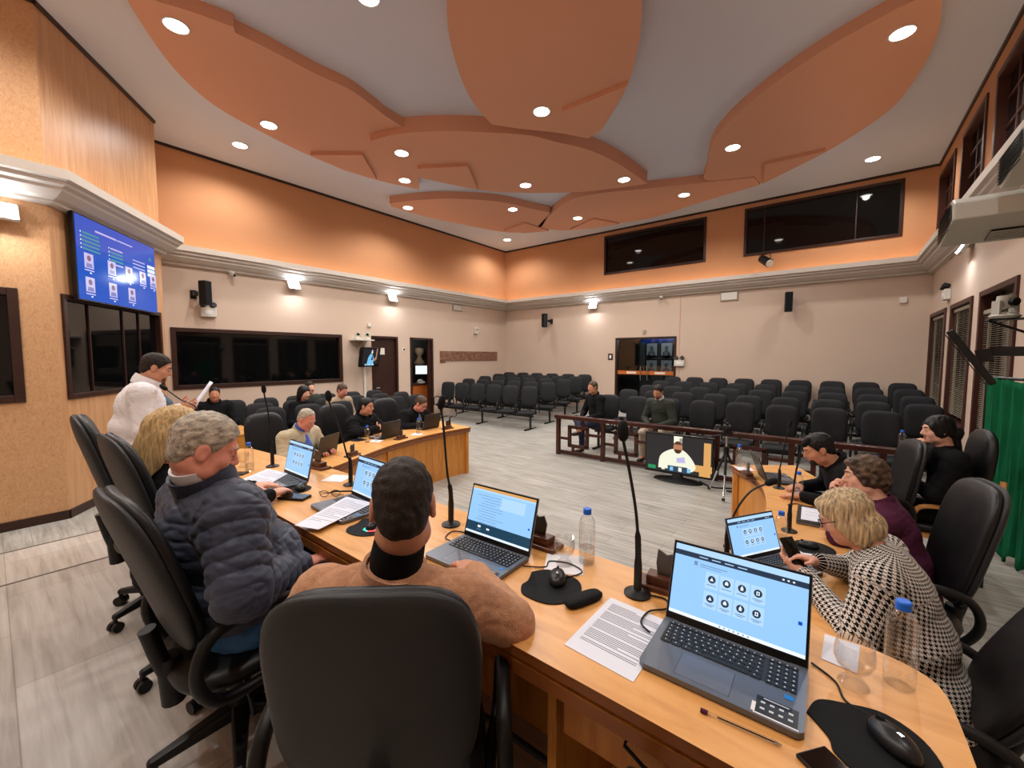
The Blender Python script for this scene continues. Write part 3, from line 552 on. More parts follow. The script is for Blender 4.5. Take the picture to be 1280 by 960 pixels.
# big blue screen on the angled veneer wall
t = thing('wall_display', 'large bright blue display with portrait tiles on the veneer wall', 'display', tuple(WP @ Vector((1.1, -.1, 3.09))), math.atan2(WP[1][0], WP[0][0]))
MB().box((0, .03, 0), (1.76, .05, 1.04), 'bezel').build('display_body', t, bevel=.006); MB().b2((-.3, .05, -.2), (.3, .1, .2), 'steel').build('wall_bracket', t)
q = MB(); w, h = 1.72, 1.0; X = TR(0, .003, 0)
q.box((0, 0, 0), (w, .004, h), 'tv_blue', X); q.prism([(-w / 2, .12), (-w * .2, .16), (w * .1, .13), (w * .35, .18), (w / 2, .15), (w / 2, h / 2), (-w / 2, h / 2)], 0, .001, 'tv_violet', X @ TR(0, -.0022, 0, PI / 2))
def tb(x, z, a, b, m): q.box((x, -.0045, z), (a, .002, b), m, X)
tb(-.3, .38, .42, .022, 'tv_lilac'); tb(.1, .38, .34, .016, 'tv_lilac')
for i in range(5): tb(-.78, .31 - .048 * i, .012, .016, 'scr_white'); tb(-.6, .31 - .048 * i, .3 + .02 * (i % 3), .018, 'tv_green')
for i in range(5): tb(-.26, .24 - .05 * i, .012, .016, 'scr_white'); tb(-.1, .24 - .05 * i, .26, .018, 'tv_green' if 0 < i < 4 else 'tv_lilac')
for i in range(3): tb(.42, .2 - .05 * i, .3, .014, 'tv_lilac'); tb(.74, .18 - .06 * i, .2, .045, 'scr_white')
tb(.72, .3, .05, .05, 'tv_green')
for j, xs in enumerate(((-.66, -.22, .16, .5, .78), (-.66, -.22, .2))):
    for x in xs:
        z = -.02 - .0 * j if j == 0 else -.31
        tb(x, z, .16, .18, 'tv_lilac'); q.lathe([(0, 0), (.036, 0)], 'tv_head', 12, X @ TR(x, -.0065, z + .03, PI / 2)); q.prism([(-.06, -.08), (.06, -.08), (.045, -.03), (-.045, -.03)], 0, .001, 'tv_body', X @ TR(x, -.006, z, PI / 2)); tb(x, z - .115, .17, .014, 'tv_lilac'); tb(x + .02, z - .145, .03, .014, 'scr_white')
q.build('screen', t)
# air conditioners and the monitor arm on the window wall
def aircon(lbl, loc, rz, s=1.):
    t = thing('air_conditioner', lbl, 'air conditioner', loc, rz, 'white air conditioners')
    sec = [(0, 0), (.02, -.13), (.58, -.24), (.62, -.2), (.62, .02), (.1, .06)]; L = .95 * s
    b = MB(); n = len(sec); b.add([(0, y, z) for y, z in sec] + [(L, y, z) for y, z in sec], [tuple(range(n)), tuple(range(n, 2 * n))[::-1]] + [(i, n + i, n + (i + 1) % n, (i + 1) % n) for i in range(n)], 'acwhite'); b.build('casing', t, bevel=.012)
    e = MB(); e.add([(-.006, .05, -.115), (-.006, .56, -.215), (-.006, .6, -.19), (-.006, .6, 0), (-.006, .1, .03)], [(4, 3, 2, 1, 0)], 'plastic')
    for k in range(9): e.bar((-.01, .1, .01 - .024 * k), (-.01, .6, -.01 - .024 * k), .006, .006, 'bezel')
    e.build('side_grille', t); g = MB(); g.box((0, 0, 0), (.5 * s, .012, .2), 'bezel', TR(L * .62, .4, -.215, 1.37))
    for k in range(6): g.box((0, -.008, -.085 + .034 * k), (.5 * s, .01, .012), 'acwhite', TR(L * .62, .4, -.215, 1.37))
    g.build('air_outlet', t); MB().b2((L * .75, .05, -.02), (L * .82, .0, -.09), 'acwhite').build('control_box', t); MB().bar((L * .9, .3, .03), (L * .9, .3, .3), .04, .04, 'steel').build('hanger', t)
    return t
AC = (.71, 5.0, 3.15); aircon('white air conditioner jutting from the window wall over the far seats', AC, 0, .8)
aircon('white air conditioner with a dark side grille at the upper right edge', (.95, 4.4, 3.44), 0, .55)
t = thing('arm_monitor', 'black monitor seen edge-on on a swing arm by the window blinds', 'monitor', (.82, 4.75, 1.89), math.radians(-99.5))
X = TR(rx=.54); MB().box((0, 0, 0), (.62, .045, .46), 'plastic', X).build('monitor_body', t, bevel=.012); MB().box((0, -.032, 0), (.58, .006, .42), 'black_glass', X).build('screen', t); MB().bar((0, .03, 0), (0, .11, .02), .08, .1, 'steel').build('mount_plate', t)
t = thing('monitor_arm', 'black swing arm carrying the edge-on monitor', 'bracket', (1.48, 4.55, 1.88)); MB().bar((-.02, 0, .05), (-.56, .2, .05), .05, .07, 'steel').build('arm', t); MB().b2((-.04, -.12, -.12), (0, .12, .14), 'steel').build('wall_plate', t); MB().tube(smooth_path([(-.02, .05, -.1), (-.05, .1, -.25), (-.02, .02, -.45)]), .008, 'plastic').build('cable', t)
t = thing('camera_ledge', 'small grey ledge bolted to the window wall under the conference camera', 'shelf', (1.48, 6.3, 2.27)); MB().b2((-.3, -.09, -.015), (0, .09, 0), 'steel').build('shelf_board', t); MB().bar((-.3, 0, -.01), (0, 0, -.16), .03, .02, 'steel').build('strut', t)
ptz((1.3, 6.3, 2.27), .6, 'white conference camera on the ledge in front of the window blinds').scale = (1.25, 1.25, 1.25)
# green cloth backdrop
t = thing('green_backdrop', 'green cloth backdrop hanging at the right edge by the blinds', 'backdrop', (0, 0, 0))
g = MB(); nx, nz = 40, 24; vs = []
for j in range(nz + 1):
    for i in range(nx + 1):
        u = i / nx; v = j / nz; z = 1.68 - 1.63 * v * (1 - .16 * (1 - u) * 0) + .02 * math.sin(u * 9); x = 1.15 + .27 * u; y = 5.95 - .65 * u
        w = .018 * math.sin(u * 34) * (.3 + v) + .01 * math.sin(u * 71 + v * 3); vs.append((x + .9 * w, y + .3 * w, z if not (j == nz) else .06 + .05 * math.sin(u * 25)))
g.add(vs, [(j * (nx + 1) + i, j * (nx + 1) + i + 1, (j + 1) * (nx + 1) + i + 1, (j + 1) * (nx + 1) + i) for j in range(nz) for i in range(nx)], 'greenscreen'); o = g.build('cloth', t, smooth=True); o.modifiers.new('thick', 'SOLIDIFY').thickness = .006
MB().tube([(1.14, 5.98, 1.69), (1.43, 5.28, 1.69)], .014, 'steel').tube([(1.16, 6.0, 1.69), (1.17, 6.02, 0)], .014, 'steel').tube([(1.43, 5.28, 1.69), (1.44, 5.3, 0)], .014, 'steel').build('stand', t)
# ================================================================= DESKS
ZD = 1.07
t = thing('council_desk', 'long maple head desk with dark double edge on the raised platform', 'desk')
top = curve([(-4.22, .9), (-4.24, 1.1), (-4.2, 1.36)], 4)[:-1] + [(-4.1, 1.42), (-3.6, 1.46), (-3.0, 1.52), (-2.4, 1.535), (.08, 1.5)] + curve([(.12, 1.495), (.19, 1.47), (.235, 1.42), (.25, 1.3), (.255, 1.0), (.25, .88)], 4)
low = [(x * .998, max(y, .895)) for x, y in top]
MB().prism(top, ZD - .03, ZD, 'maple', side='maple_edge').build('desktop', t, bevel=.004)
MB().prism([(min(max(x, -4.17), .2), min(max(y, .91), 1.48)) for x, y in top], ZD - .045, ZD - .03, 'deskdark').build('shadow_gap', t)
MB().prism([(min(max(x, -4.22), .24), max(y, .885)) for x, y in top], ZD - .085, ZD - .045, 'maple_front', side='maple_edge').build('lower_rail', t, bevel=.004)
MB().b2((-4.1, 1.36, .32), (.16, 1.4, ZD - .085), 'maple_front').build('front_panel', t)
for x in (-4.1, -3.1, -2.25, -1.55, -.62, .14): MB().b2((x - .015, .98, .32), (x + .015, 1.36, ZD - .085), 'maple_front').build('side_panel', t)
MB().tube([(-1.52, 1.12, .5), (-.64, 1.12, .5)], .012, 'shell').build('foot_bar', t)
for x in (-3.25, -1.9, -.33):
    d = MB().b2((x - .24, .96, ZD - .25), (x + .24, .985, ZD - .09), 'maple_front').b2((x - .23, .985, ZD - .25), (x + .23, 1.34, ZD - .24), 'deskdark').build('drawer', t, bevel=.004)
    MB().tube([(x - .05, .955, ZD - .15), (x - .05, .94, ZD - .155), (x + .0, .935, ZD - .175), (x + .06, .94, ZD - .19), (x + .06, .955, ZD - .195)], .005, 'plastic').build('drawer_handle', d)
MB().box((-2.28, 1.3, ZD - .16), (.16, .1, .1), 'boxwhite').build('cable_box', t, bevel=.01)
def wing(name, label, inner, outer, cap_end, z=.75, depth=.72):
    t = thing(name, label, 'desk'); I = curve(inner, 5); O = curve(outer, 5)
    poly = I + O[::-1]
    MB().prism(poly, z - .03, z, 'maple', side='maple_edge').build('desktop', t, bevel=.004)
    c = MB(); n = len(I); w = Vector((sum(x for x, y in O) / len(O) - sum(x for x, y in I) / n, 0)); sg = 1 if w.x > 0 else -1
    vs = []; 
    for x, y in I: vs += [(x + sg * .05, y, 0), (x + sg * .05, y, z - .035), (x + sg * .08, y, 0), (x + sg * .08, y, z - .035)]
    fs = []
    for i in range(n - 1):
        a, b = 4 * i, 4 * i + 4; fs += [(a, b, b + 1, a + 1), (a + 2, a + 3, b + 3, b + 2), (a + 1, b + 1, b + 3, a + 3)]
    c.add(vs, fs + [(0, 1, 3, 2), (4 * n - 4, 4 * n - 2, 4 * n - 1, 4 * n - 3)], 'maple_front'); c.build('front_panel', t)
    e = MB(); e.tube([(x + sg * .03, y, z - .055) for x, y in I], .025, 'maple_edge', 6).build('edge_rail', t)
    for q in (4, n // 2, n - 2):
        x, y = I[q]; MB().box((x + sg * .04, y, (z - .04) / 2), (.04, .05, z - .04), 'maple_front').build('panel_post', t)
    (x0, y0), (x1, y1) = I[cap_end], O[cap_end]; MB().bar((x0 + (x1 - x0) * .06, y0 + (y1 - y0) * .06 - .03, (z - .03) / 2), (x0 + (x1 - x0) * .9, y0 + (y1 - y0) * .9 - .03, (z - .03) / 2), .03, z - .03, 'maple_front').build('end_panel', t)
    (x0, y0), (x1, y1) = I[n // 2], O[n // 2]; MB().bar((x0 + (x1 - x0) * .1, y0, (z - .03) / 2), (x0 + (x1 - x0) * .8, y1 * .3 + y0 * .7, (z - .03) / 2), .03, z - .03, 'maple_front').build('side_panel', t)
    return t
wing('wing_desk', 'curved maple desk with panelled front under the left wall panel', [(-3.98, 1.72), (-4.06, 2.15), (-4.18, 2.44), (-4.47, 3.15), (-4.62, 3.8), (-4.655, 4.4), (-4.62, 4.79)], [(-4.72, 1.62), (-4.82, 2.2), (-5.05, 2.75), (-5.36, 3.5), (-5.55, 4.2), (-5.6, 4.95)], -1)
wing('wing_desk', 'curved maple desk with panelled front near the green backdrop', [(-.36, 1.75), (-.335, 2.4), (-.35, 3.2), (-.39, 3.72), (-.49, 4.21), (-.64, 4.54), (-.84, 4.8)], [(.1, 1.75), (.14, 2.4), (.16, 3.1), (.12, 3.8), (.03, 4.45), (-.3, 5.2)], -1)
t = thing('lectern_table', 'small wooden speaker table behind the standing man in white', 'table', (-7.3, 2.3, 0))
MB().box((0, 0, .74), (.9, .5, .03), 'maple', TR()).build('tabletop', t, bevel=.005); MB().box((.43, 0, .36), (.03, .46, .72), 'maple_front').build('side_panel', t); MB().box((-.43, 0, .36), (.03, .46, .72), 'darkwood').build('side_panel', t); MB().box((0, -.22, .45), (.84, .02, .5), 'darkwood').build('front_panel', t)
# ================================================================= RAIL
t = thing('rail_fence', 'dark mahogany railing with square fretwork in front of the audience', 'railing', (0, 6.8, 0))
MB().b2((-4.26, -.06, .7), (1.3, .06, .775), 'rail').build('top_rail', t, bevel=.012); MB().b2((-4.24, -.03, .02), (1.3, .03, .09), 'rail').build('bottom_rail', t, bevel=.006)
px = [-4.2 + .94 * i for i in range(6)] + [1.25]
for x in px: MB().b2((x - .035, -.035, 0), (x + .035, .035, .71), 'rail').build('post', t, bevel=.005)
for a in px[:-1]:
    q = MB(); l, r_, b, tp = a + .25, a + .62, .2, .56
    q.b2((l - .03, -.028, b - .03), (r_ + .03, .028, b + .03), 'rail').b2((l - .03, -.028, tp - .03), (r_ + .03, .028, tp + .03), 'rail').b2((l - .03, -.028, b), (l + .03, .028, tp), 'rail').b2((r_ - .03, -.028, b), (r_ + .03, .028, tp), 'rail')
    q.b2((a, -.02, .3), (l, .02, .35), 'rail').b2((r_, -.02, .42), (a + .94, .02, .47), 'rail').b2((l + .05, -.02, .05), (l + .1, .02, b), 'rail').b2((r_ - .12, -.02, tp), (r_ - .07, .02, .72), 'rail'); q.build('fretwork_square', t, bevel=.004)
# ================================================================= CHAIRS
def office(label, loc, rz, seat=.47, back=(.5, .62), lean=.2, group='black swivel chairs at the desks', base_rot=.3, arms=True, swivel=0., leather='leather'):
    t = thing('office_chair', label, 'chair', loc, rz, group); w, h = back
    MB().pad(.5, .48, .11, leather, TR(0, .02, seat - .03, PI / 2), e=3.2, k=10).build('seat', t, smooth=60)
    bx = TR(0, -.25, seat + .07 + h / 2, lean)
    MB().pad(w, h, .075, leather, bx @ TR(0, .014, 0), e=3.4, curve=.03, taper=.1, k=10, edge=.4).build('backrest', t, smooth=60)
    MB().pad(w + .016, h + .016, .05, 'shell', bx @ TR(0, -.012, 0), e=3.4, curve=.03, taper=.1, edge=.35, k=10).build('back_shell', t, smooth=60)
    yb = -.25 + math.sin(lean) * h / 2 - .035; MB().tube(smooth_path([(0, .05, seat - .1), (0, yb + .06, seat - .11), (0, yb - .01, seat - .05), (0, yb - .03 - .12 * math.sin(lean), seat + .16)]), .028, 'plastic', 10).tube([(0, yb, seat - .15), (0, yb - .01, seat + .03)], .038, 'plastic', 12).build('back_support', t, smooth=True)
    MB().cyl((0, .02, .1), (0, .02, seat - .1), .028, 'steel').cyl((0, .02, .12), (0, .02, .26), .042, 'plastic').box((0, .02, seat - .11), (.2, .24, .05), 'plastic').build('gas_lift', t, smooth=True)
    MB().tube(smooth_path([(.1, .0, seat - .11), (.22, -.02, seat - .14), (.25, -.02, seat - .2)]), .008, 'plastic').build('height_lever', t)
    for k in range(5):
        a = base_rot + 2 * PI * k / 5; X = TR(0, .02, 0, 0, 0, a)
        g = MB(); g.add([(.0, -.035, .09), (.0, .035, .09), (.0, .035, .15), (.0, -.035, .15), (.3, -.02, .07), (.3, .02, .07), (.3, .016, .1), (.3, -.016, .1)], [(0, 1, 2, 3), (7, 6, 5, 4), (0, 4, 5, 1), (1, 5, 6, 2), (2, 6, 7, 3), (3, 7, 4, 0)], 'plastic', X); lg = g.build('base_arm', t, bevel=.01)
        MB().cyl((.29, -.028, .028), (.29, -.006, .028), .028, 'plastic', X=X).cyl((.29, .006, .028), (.29, .028, .028), .028, 'plastic', X=X).cyl((.29, 0, .03), (.29, 0, .08), .01, 'plastic', X=X).build('caster', lg, smooth=True)
    if arms:
        for s in (-1, 1):
            p = smooth_path([(s * .27, -.14, seat - .05), (s * .3, -.2, seat + .08), (s * .3, -.15, seat + .2), (s * .3, .02, seat + .235), (s * .3, .16, seat + .2), (s * .3, .2, seat + .1), (s * .29, .12, seat - .02), (s * .26, .0, seat - .07)], 5, True)
            MB().tube(p, .021, 'plastic', 10, closed=True).build('armrest', t, smooth=True)
    return reg(t)
CH = {}
CH['tan'] = office('big black swivel chair seen from behind under the man in the tan sweater', (-.965, .695, .32), .72, lean=.16, seat=.44, back=(.5, .56), base_rot=.5)
CH['navy'] = office('black swivel chair carrying the man in the navy puffer jacket', (-1.9, .56, .32), .02, seat=.44, back=(.5, .62), lean=.3, base_rot=.9)
CH['blonde'] = office('black swivel chair of the blonde woman behind the puffer jacket man', (-2.55, .64, .32), .0, seat=.5, back=(.5, .66), lean=.25, base_rot=1.1)
CH['empty'] = office('empty black swivel chair at the desk end nearest the veneer wall', (-3.3, .62, .32), -.1, seat=.5, back=(.48, .68), lean=.25, base_rot=.2)
CH['own'] = office('black swivel chair pushed in at the nearest laptop showing only an armrest', (.0, .66, .32), .05, lean=.2, base_rot=.2)
CH['purple'] = office('tall black swivel chair behind the woman in the plum blazer', (.36, 3.24, 0), PI / 2 + .2, back=(.5, .68), lean=.22)
CH['hound'] = office('black swivel chair at the lower right edge behind the houndstooth coat', (.36, 2.28, 0), PI / 2 - .05, seat=.4, back=(.5, .58), lean=.45)
CH['suit'] = office('black swivel chair behind the bearded man in the black suit', (.3, 4.95, 0), PI / 2 + .2, lean=.15)
CH['beige'] = office('black swivel chair of the man in the beige blazer', (-5.55, 2.2, 0), -PI / 2 + .1, lean=.12)
CH['beige2'] = office('empty black swivel chair just left of the man in the beige blazer', (-5.95, 2.0, 0), -PI / 2 + .3, lean=.12) if False else None
CH['crossed'] = office('black swivel chair of the man with crossed arms', (-5.8, 3.25, 0), -PI / 2, lean=.12)
CH['glasses'] = office('black swivel chair of the man with glasses at the far end of the left desk', (-5.95, 4.25, 0), -PI / 2 - .1, lean=.12)
# fixed audience seats ------------------------------------------------
def make_seat():
    t = thing('audience_chair', 'x', 'chair')
    MB().pad(.48, .46, .1, 'chair', TR(0, .02, .43, PI / 2), e=4.5, k=8, n=28).build('seat', t, smooth=60)
    MB().pad(.47, .56, .09, 'chair', TR(0, -.22, .82, .14), e=4.2, curve=.025, taper=.06, k=8, n=28).build('backrest', t, smooth=60)
    MB().tube([(0, -.05, .37), (0, -.24, .38), (0, -.27, .5), (0, -.28, .72)], .022, 'steel', 6).build('back_bracket', t)
    for s in (-1, 1):
        MB().tube(smooth_path([(s * .27, -.2, .42), (s * .28, -.2, .56), (s * .28, -.1, .65), (s * .28, .08, .65), (s * .28, .17, .58), (s * .27, .16, .42)], 3), .017, 'plastic', 6).build('armrest', t, smooth=True)
    return reg(t)
SEAT = make_seat(); used = [False]
def seat(x, y, z, rz, lbl, grp):
    if not used[0]:
        used[0] = True; SEAT.location = (x, y, z); SEAT.rotation_euler = (0, 0, rz); tag(SEAT, lbl, 'chair', grp); return SEAT
    return dup(SEAT, (x, y, z), rz, lbl, grp)
def beam(xs, y, z, lbl, along='x', face=-1):
    t = thing('bench_frame', lbl, 'bench frame', (0, 0, 0), 0, 'steel frames under the fixed seats')
    a, b = min(xs) - .2, max(xs) + .2
    P = (lambda s, d, h: (s, y + d, z + h)) if along == 'x' else (lambda s, d, h: (y + d, s, z + h))
    MB().bar(P(a, 0, .35), P(b, 0, .35), .05, .05, 'steel').build('beam', t)
    k = max(2, int(round((b - a) / 1.8)) + 1)
    for i in range(k):
        s = a + .08 + (b - a - .16) * i / (k - 1)
        MB().bar(P(s, 0, .02), P(s, 0, .34), .045, .045, 'steel', up=(1, 0, 0)).bar(P(s, -.24, .02), P(s, .24, .02), .05, .035, 'steel').build('leg', t, bevel=.006)
RY = [7.62, 8.62, 9.5, 10.42, 11.4]; PIT = [.61, .604, .588, .588, .588]; X0 = [-3.72, -3.72, -3.57, -3.59, -3.59]; RN = ['front row', 'second row', 'third row', 'fourth row', 'back row']
for r in range(5):
    n = 8 if r == 0 else 9; xs = [X0[r] + PIT[r] * i for i in range(n)]; z = rows_z(RY[r])
    for i, x in enumerate(xs): seat(x, RY[r] + .2, z, PI + .03 * ((i * 7 + r * 3) % 3 - 1), 'black padded audience chair, %s from the left in the %s of the right block' % (ORD[i], RN[r]), 'audience chairs in the right-hand block')
    beam(xs, RY[r] + .18, z, 'black steel frame under the %s of the right block' % RN[r])
LY = [8.3, 9.2, 10.0, 10.7, 11.3]
LRN = ['front row', 'second row', 'third row', 'fourth row', 'back row']
for r in range(5):
    n = 6; xs = [-9.27 + .615 * i for i in range(n)]; z = rows_z(LY[r])
    for i, x in enumerate(xs): seat(x, LY[r] + .2, z, PI + .35 + .03 * ((i * 5 + r) % 3 - 1), 'black padded audience chair, %s from the left in the %s of the left block' % (ORD[i], LRN[r]), 'audience chairs in the left-hand block')
    beam(xs, LY[r] + .18, z, 'black steel frame under the %s of the left block' % LRN[r])
side = [(-8.45, [2.72, 3.3, 3.9, 4.5, 5.1, 5.7]), (-7.55, [2.85, 3.45, 4.05, 4.65, 5.25, 5.8]), (-6.75, [2.7, 3.3, 3.9, 4.5, 5.05, 5.6])]
SN = ['wall-side row', 'middle row', 'inner row']
for (x, ys), nm in zip(side, SN):
    for i, y in enumerate(ys): seat(x, y, 0, -PI / 2 + .04 * ((i * 7) % 3 - 1), 'black side chair, %s from the lectern end in the %s along the left wall' % (ORD[i], nm), 'side chairs along the left wall')
    beam(ys, x, 0, 'black steel frame under the %s of side chairs by the left wall' % nm, 'y')
# wooden frame armchair of the woman in black
t = thing('wooden_armchair', 'wood framed chair with black cushions under the woman in black', 'chair', (.74, 5.16, 0), PI / 2 + .15)
MB().pad(.5, .5, .1, 'leather', TR(0, 0, .42, PI / 2), e=4).build('seat', t, smooth=60); MB().pad(.46, .6, .1, 'leather', TR(0, -.25, .98, .1), e=3).build('backrest', t, smooth=60); MB().box((0, 0, .36), (.54, .54, .03), 'maple').build('seat_frame', t, bevel=.006)
for s in (-1, 1):
    MB().tube(smooth_path([(s * .28, .22, .36), (s * .3, .2, .6), (s * .3, 0, .64), (s * .29, -.26, .66), (s * .28, -.3, .9)]), .02, 'maple', 8).build('armrest', t, smooth=True)
    for q in (-.22, .22): MB().bar((s * .24, q, 0), (s * .24, q, .36), .04, .04, 'steel').build('leg', t)
# ================================================================= DESK THINGS
def laptop(label, loc, rz, kind='icons', lid=.3, dark=False, group='open laptops on the desks'):
    t = thing('laptop', label, 'laptop', loc, rz, group); W, D = .36, .237; mt = 'lap_dark' if dark else 'lap_grey'
    base = MB().prism(curve([(-W / 2 + .012, -D), (W / 2 - .012, -D), (W / 2, -D + .012), (W / 2, 0), (-W / 2, 0), (-W / 2, -D + .012)], 1)[:-1] + [(-W / 2, -D + .012)], .004, .018, mt).build('base', t, bevel=.003)
    k = MB(); k.box((0, -.066, .0182), (.322, .098, .0006), 'lap_dark'); zk = .0195
    rowsK = [15, 14, 14, 13, 12, 9]; x0, x1 = -.158, .088; npx = .096
    for r in range(6):
        y = -.022 - .0175 * r; hgt = .011 if r == 0 else .0152; n = rowsK[r]; wd = (x1 - x0) / n
        for i in range(n):
            if r == 5 and 4 <= i <= 7:
                if i == 4: k.box((x0 + wd * 6, y, zk), (wd * 4 - .003, hgt, .002), 'key')
                continue
            k.box((x0 + wd * (i + .5), y, zk), (wd - .003, hgt, .002), 'key'); k.box((x0 + wd * (i + .42), y + .002, zk + .0011), (.003, .004, .0002), 'keyw')
        for i in range(4): k.box((npx + .0075 + .0165 * i, y, zk), (.0138, hgt, .002), 'key'); k.box((npx + .0075 + .0165 * i, y + .001, zk + .0011), (.004, .004, .0002), 'keyw')
    k.build('keyboard', base)
    MB().box((-.03, -.178, .0182), (.125, .085, .0005), 'touch').b2((-.0935, -.2215, .018), (-.0925, -.1345, .0186), 'lap_dark').b2((.0325, -.2215, .018), (.0335, -.1345, .0186), 'lap_dark').build('touchpad', base)
    s = MB().box((.147, -.138, .0184), (.019, .014, .0006), 'stk_blue').box((.127, -.2, .0184), (.082, .058, .0006), 'stk_black').box((.127, -.2305, .0185), (.086, .004, .0006), 'white').box((.083, -.213, .0185), (.008, .03, .0006), 'white')
    for i in range(4):
        for j in range(2): s.box((.1 + .018 * i, -.19 - .02 * j, .0188), (.009, .006, .0003), 'keyw')
    s.box((.125, -.176, .0188), (.05, .003, .0003), 'keyw'); s.build('sticker', base)
    X = TR(0, .002, .014, -lid); L = MB().b2((-W / 2, -.003, 0), (W / 2, .004, .233), 'lap_dark' if dark else 'lap_grey', X).b2((-W / 2 + .002, -.0042, .004), (W / 2 - .002, -.003, .231), 'bezel', X).b2((-.14, -.006, -.004), (.14, .01, .008), 'bezel', X).build('lid', t)
    q = MB(); w, h = .345, .203; Y = X @ TR(0, -.0046, .124)
    def bx(x, z, a, b, m, lay=1): q.box((x, -.00018 * lay, z), (a, .0003, b), m, Y)
    bx(0, 0, w, h, 'scr_bg', 0)
    if kind == 'icons':
        bx(0, .093, w, .017, 'scr_pale'); bx(0, .077, w, .015, 'scr_bar'); bx(0, -.097, w, .009, 'scr_white')
        for i in range(4): bx(-.09 + .035 * i, .077, .024, .0025, 'scr_pale', 2)
        for i in range(3): bx(.115 + .012 * i, .077, .005, .004, 'scr_white', 2)
        bx(-.11, .056, .01, .012, 'scr_txt', 2); bx(-.06, .056, .075, .0025, 'scr_txt', 2); bx(-.068, .05, .06, .002, 'scr_txt', 2)
        for r in range(2):
            for c in range(4):
                x, z = -.062 + .04 * c, .022 - .054 * r
                bx(x, z - .004, .036, .046, 'scr_pale', 1)
                q.lathe([(0, 0), (.0105, 0)], 'scr_ic', 18, Y @ TR(x, -.0006, z, PI / 2)); pass
                g = (r * 4 + c) % 4; 
                if g == 0: q.prism([(-.005, -.004), (.005, -.004), (0, .006)], 0, .0002, 'scr_white', Y @ TR(x, -.0008, z, PI / 2))
                elif g == 1: bx(x, z, .009, .007, 'scr_white', 5); bx(x, z + .005, .004, .003, 'scr_white', 5)
                elif g == 2: bx(x, z - .001, .007, .008, 'scr_white', 5); bx(x, z + .005, .003, .004, 'scr_white', 5)
                else: bx(x, z, .008, .01, 'scr_white', 5); bx(x, z, .003, .006, 'scr_ic', 6)
                bx(x, z - .0165, .026, .0022, 'scr_txt', 3); 
                if r or c == 3: bx(x, z - .0205, .016, .002, 'scr_txt', 3)
        for i in range(7): bx(-.03 + .012 * i, -.097, .004, .004, 'scr_txt', 2)
        bx(.158, -.02, .009, .009, 'stk_blue' if False else 'tv_blue', 3)
    else:
        bx(0, .096, w, .011, 'em_wood'); bx(0, .087, w, .008, 'scr_pale'); bx(.0, -.072, w, .04, 'scr_teal'); bx(0, -.097, w, .008, 'scr_white')
        for i in range(11): bx(-.07 + .012 * (i % 3), .066 - .0115 * i, .14 - .02 * (i % 4), .002, 'scr_txt', 2)
        bx(.06, .05, .13, .05, 'scr_pale', 1); bx(-.1, -.067, .016, .009, 'scr_white', 2); bx(-.05, -.07, .016, .007, 'scr_white', 2); bx(-.1, -.08, .024, .002, 'scr_txt', 2); bx(.158, -.02, .008, .008, 'tv_blue', 2)
    q.build('screen', t); return t
def laptop_px(label, bl, br, z, kind='icons', lid=.3, **k):
    a = Vector(at_z(*bl, z + .018)); b = Vector(at_z(*br, z + .018)); c = (a + b) / 2; d = b - a
    return laptop(label, (c.x, c.y, z), math.atan2(d.y, d.x), kind, lid, **k)
laptop('large open grey laptop in the foreground with a page of round icons', (-.205, 1.262, ZD), .015, 'icons', .36)
laptop('open grey laptop in front of the man in the tan sweater showing a text page', (-1.118, 1.3, ZD), .02, 'text', .3)
laptop('open grey laptop half covered by a sheet in front of the puffer jacket man', (-2.03, 1.27, ZD), -.06, 'icons', .25)
laptop('open grey laptop at the blonde woman with a white sheet across its keys', (-2.83, 1.24, ZD), -.02, 'icons', .22)
laptop('open grey laptop in front of the woman in the houndstooth coat', (-.3, 2.62, .75), PI / 2 - .55, 'icons', .3)
laptop('open dark laptop in front of the man in the beige blazer', (-4.6, 2.38, .75), -PI / 2 + .5, 'icons', .2, dark=True)
laptop('open dark laptop in front of the man with crossed arms', (-4.9, 3.45, .75), -PI / 2 + .2, 'icons', .2, dark=True)
laptop('open dark laptop at the far end of the left desk before the man with glasses', (-5.02, 4.3, .75), -PI / 2 + .1, 'icons', .2, dark=True)
laptop('open dark laptop seen side-on before the man in the black suit', (-.5, 4.45, .75), PI / 2 + .35, 'icons', .35, dark=True)
t = thing('closed_laptop', 'closed grey laptop under a white sheet in front of the plum blazer woman', 'laptop', (-.06, 3.55, .75), PI / 2 + .03)
MB().box((0, 0, .011), (.36, .24, .018), 'lap_grey').build('base', t, bevel=.004); MB().box((0, 0, .023), (.36, .24, .006), 'lap_dark').build('lid', t, bevel=.002)
def sheet(label, poly, z, lines=0, name='paper_sheet', m='paper', curl=0):
    t = thing(name, label, 'paper', (0, 0, 0), 0, 'printed sheets on the desks' if m == 'paper' else 'paper napkins'); MB().prism(poly, z, z + .0012, m).build('sheet', t)
    if lines:
        a, b, c, d = [Vector((x, y, 0)) for x, y in poly]; q = MB()   # a-b bottom edge, d-c top edge
        for i in range(lines):
            v = .9 - .74 * i / lines
            if i % 7 == 6: continue
            p0 = a.lerp(d, v); p1 = b.lerp(c, v); l = .92 if i % 5 else .6; l = .5 if i == 0 else l
            q.bar(tuple(p0.lerp(p1, .1)) [:2] + (z + .0014,), tuple(p0.lerp(p1, l))[:2] + (z + .0014,), .0028, .0003, 'ink')
        q.build('print', t)
    return t
def ppx(pts, z): return [at_z(x, y, z)[:2] for x, y in pts]
sheet('printed white sheet lying under the left edge of the foreground laptop', [(-.578, .975), (-.37, .965), (-.365, 1.262), (-.573, 1.272)], ZD + .0005, 30)
sheet('printed white sheet lying across the laptop of the puffer jacket man', ppx([(368, 657), (398, 662), (466, 629), (433, 621)], ZD + .022), ZD + .022, 16)
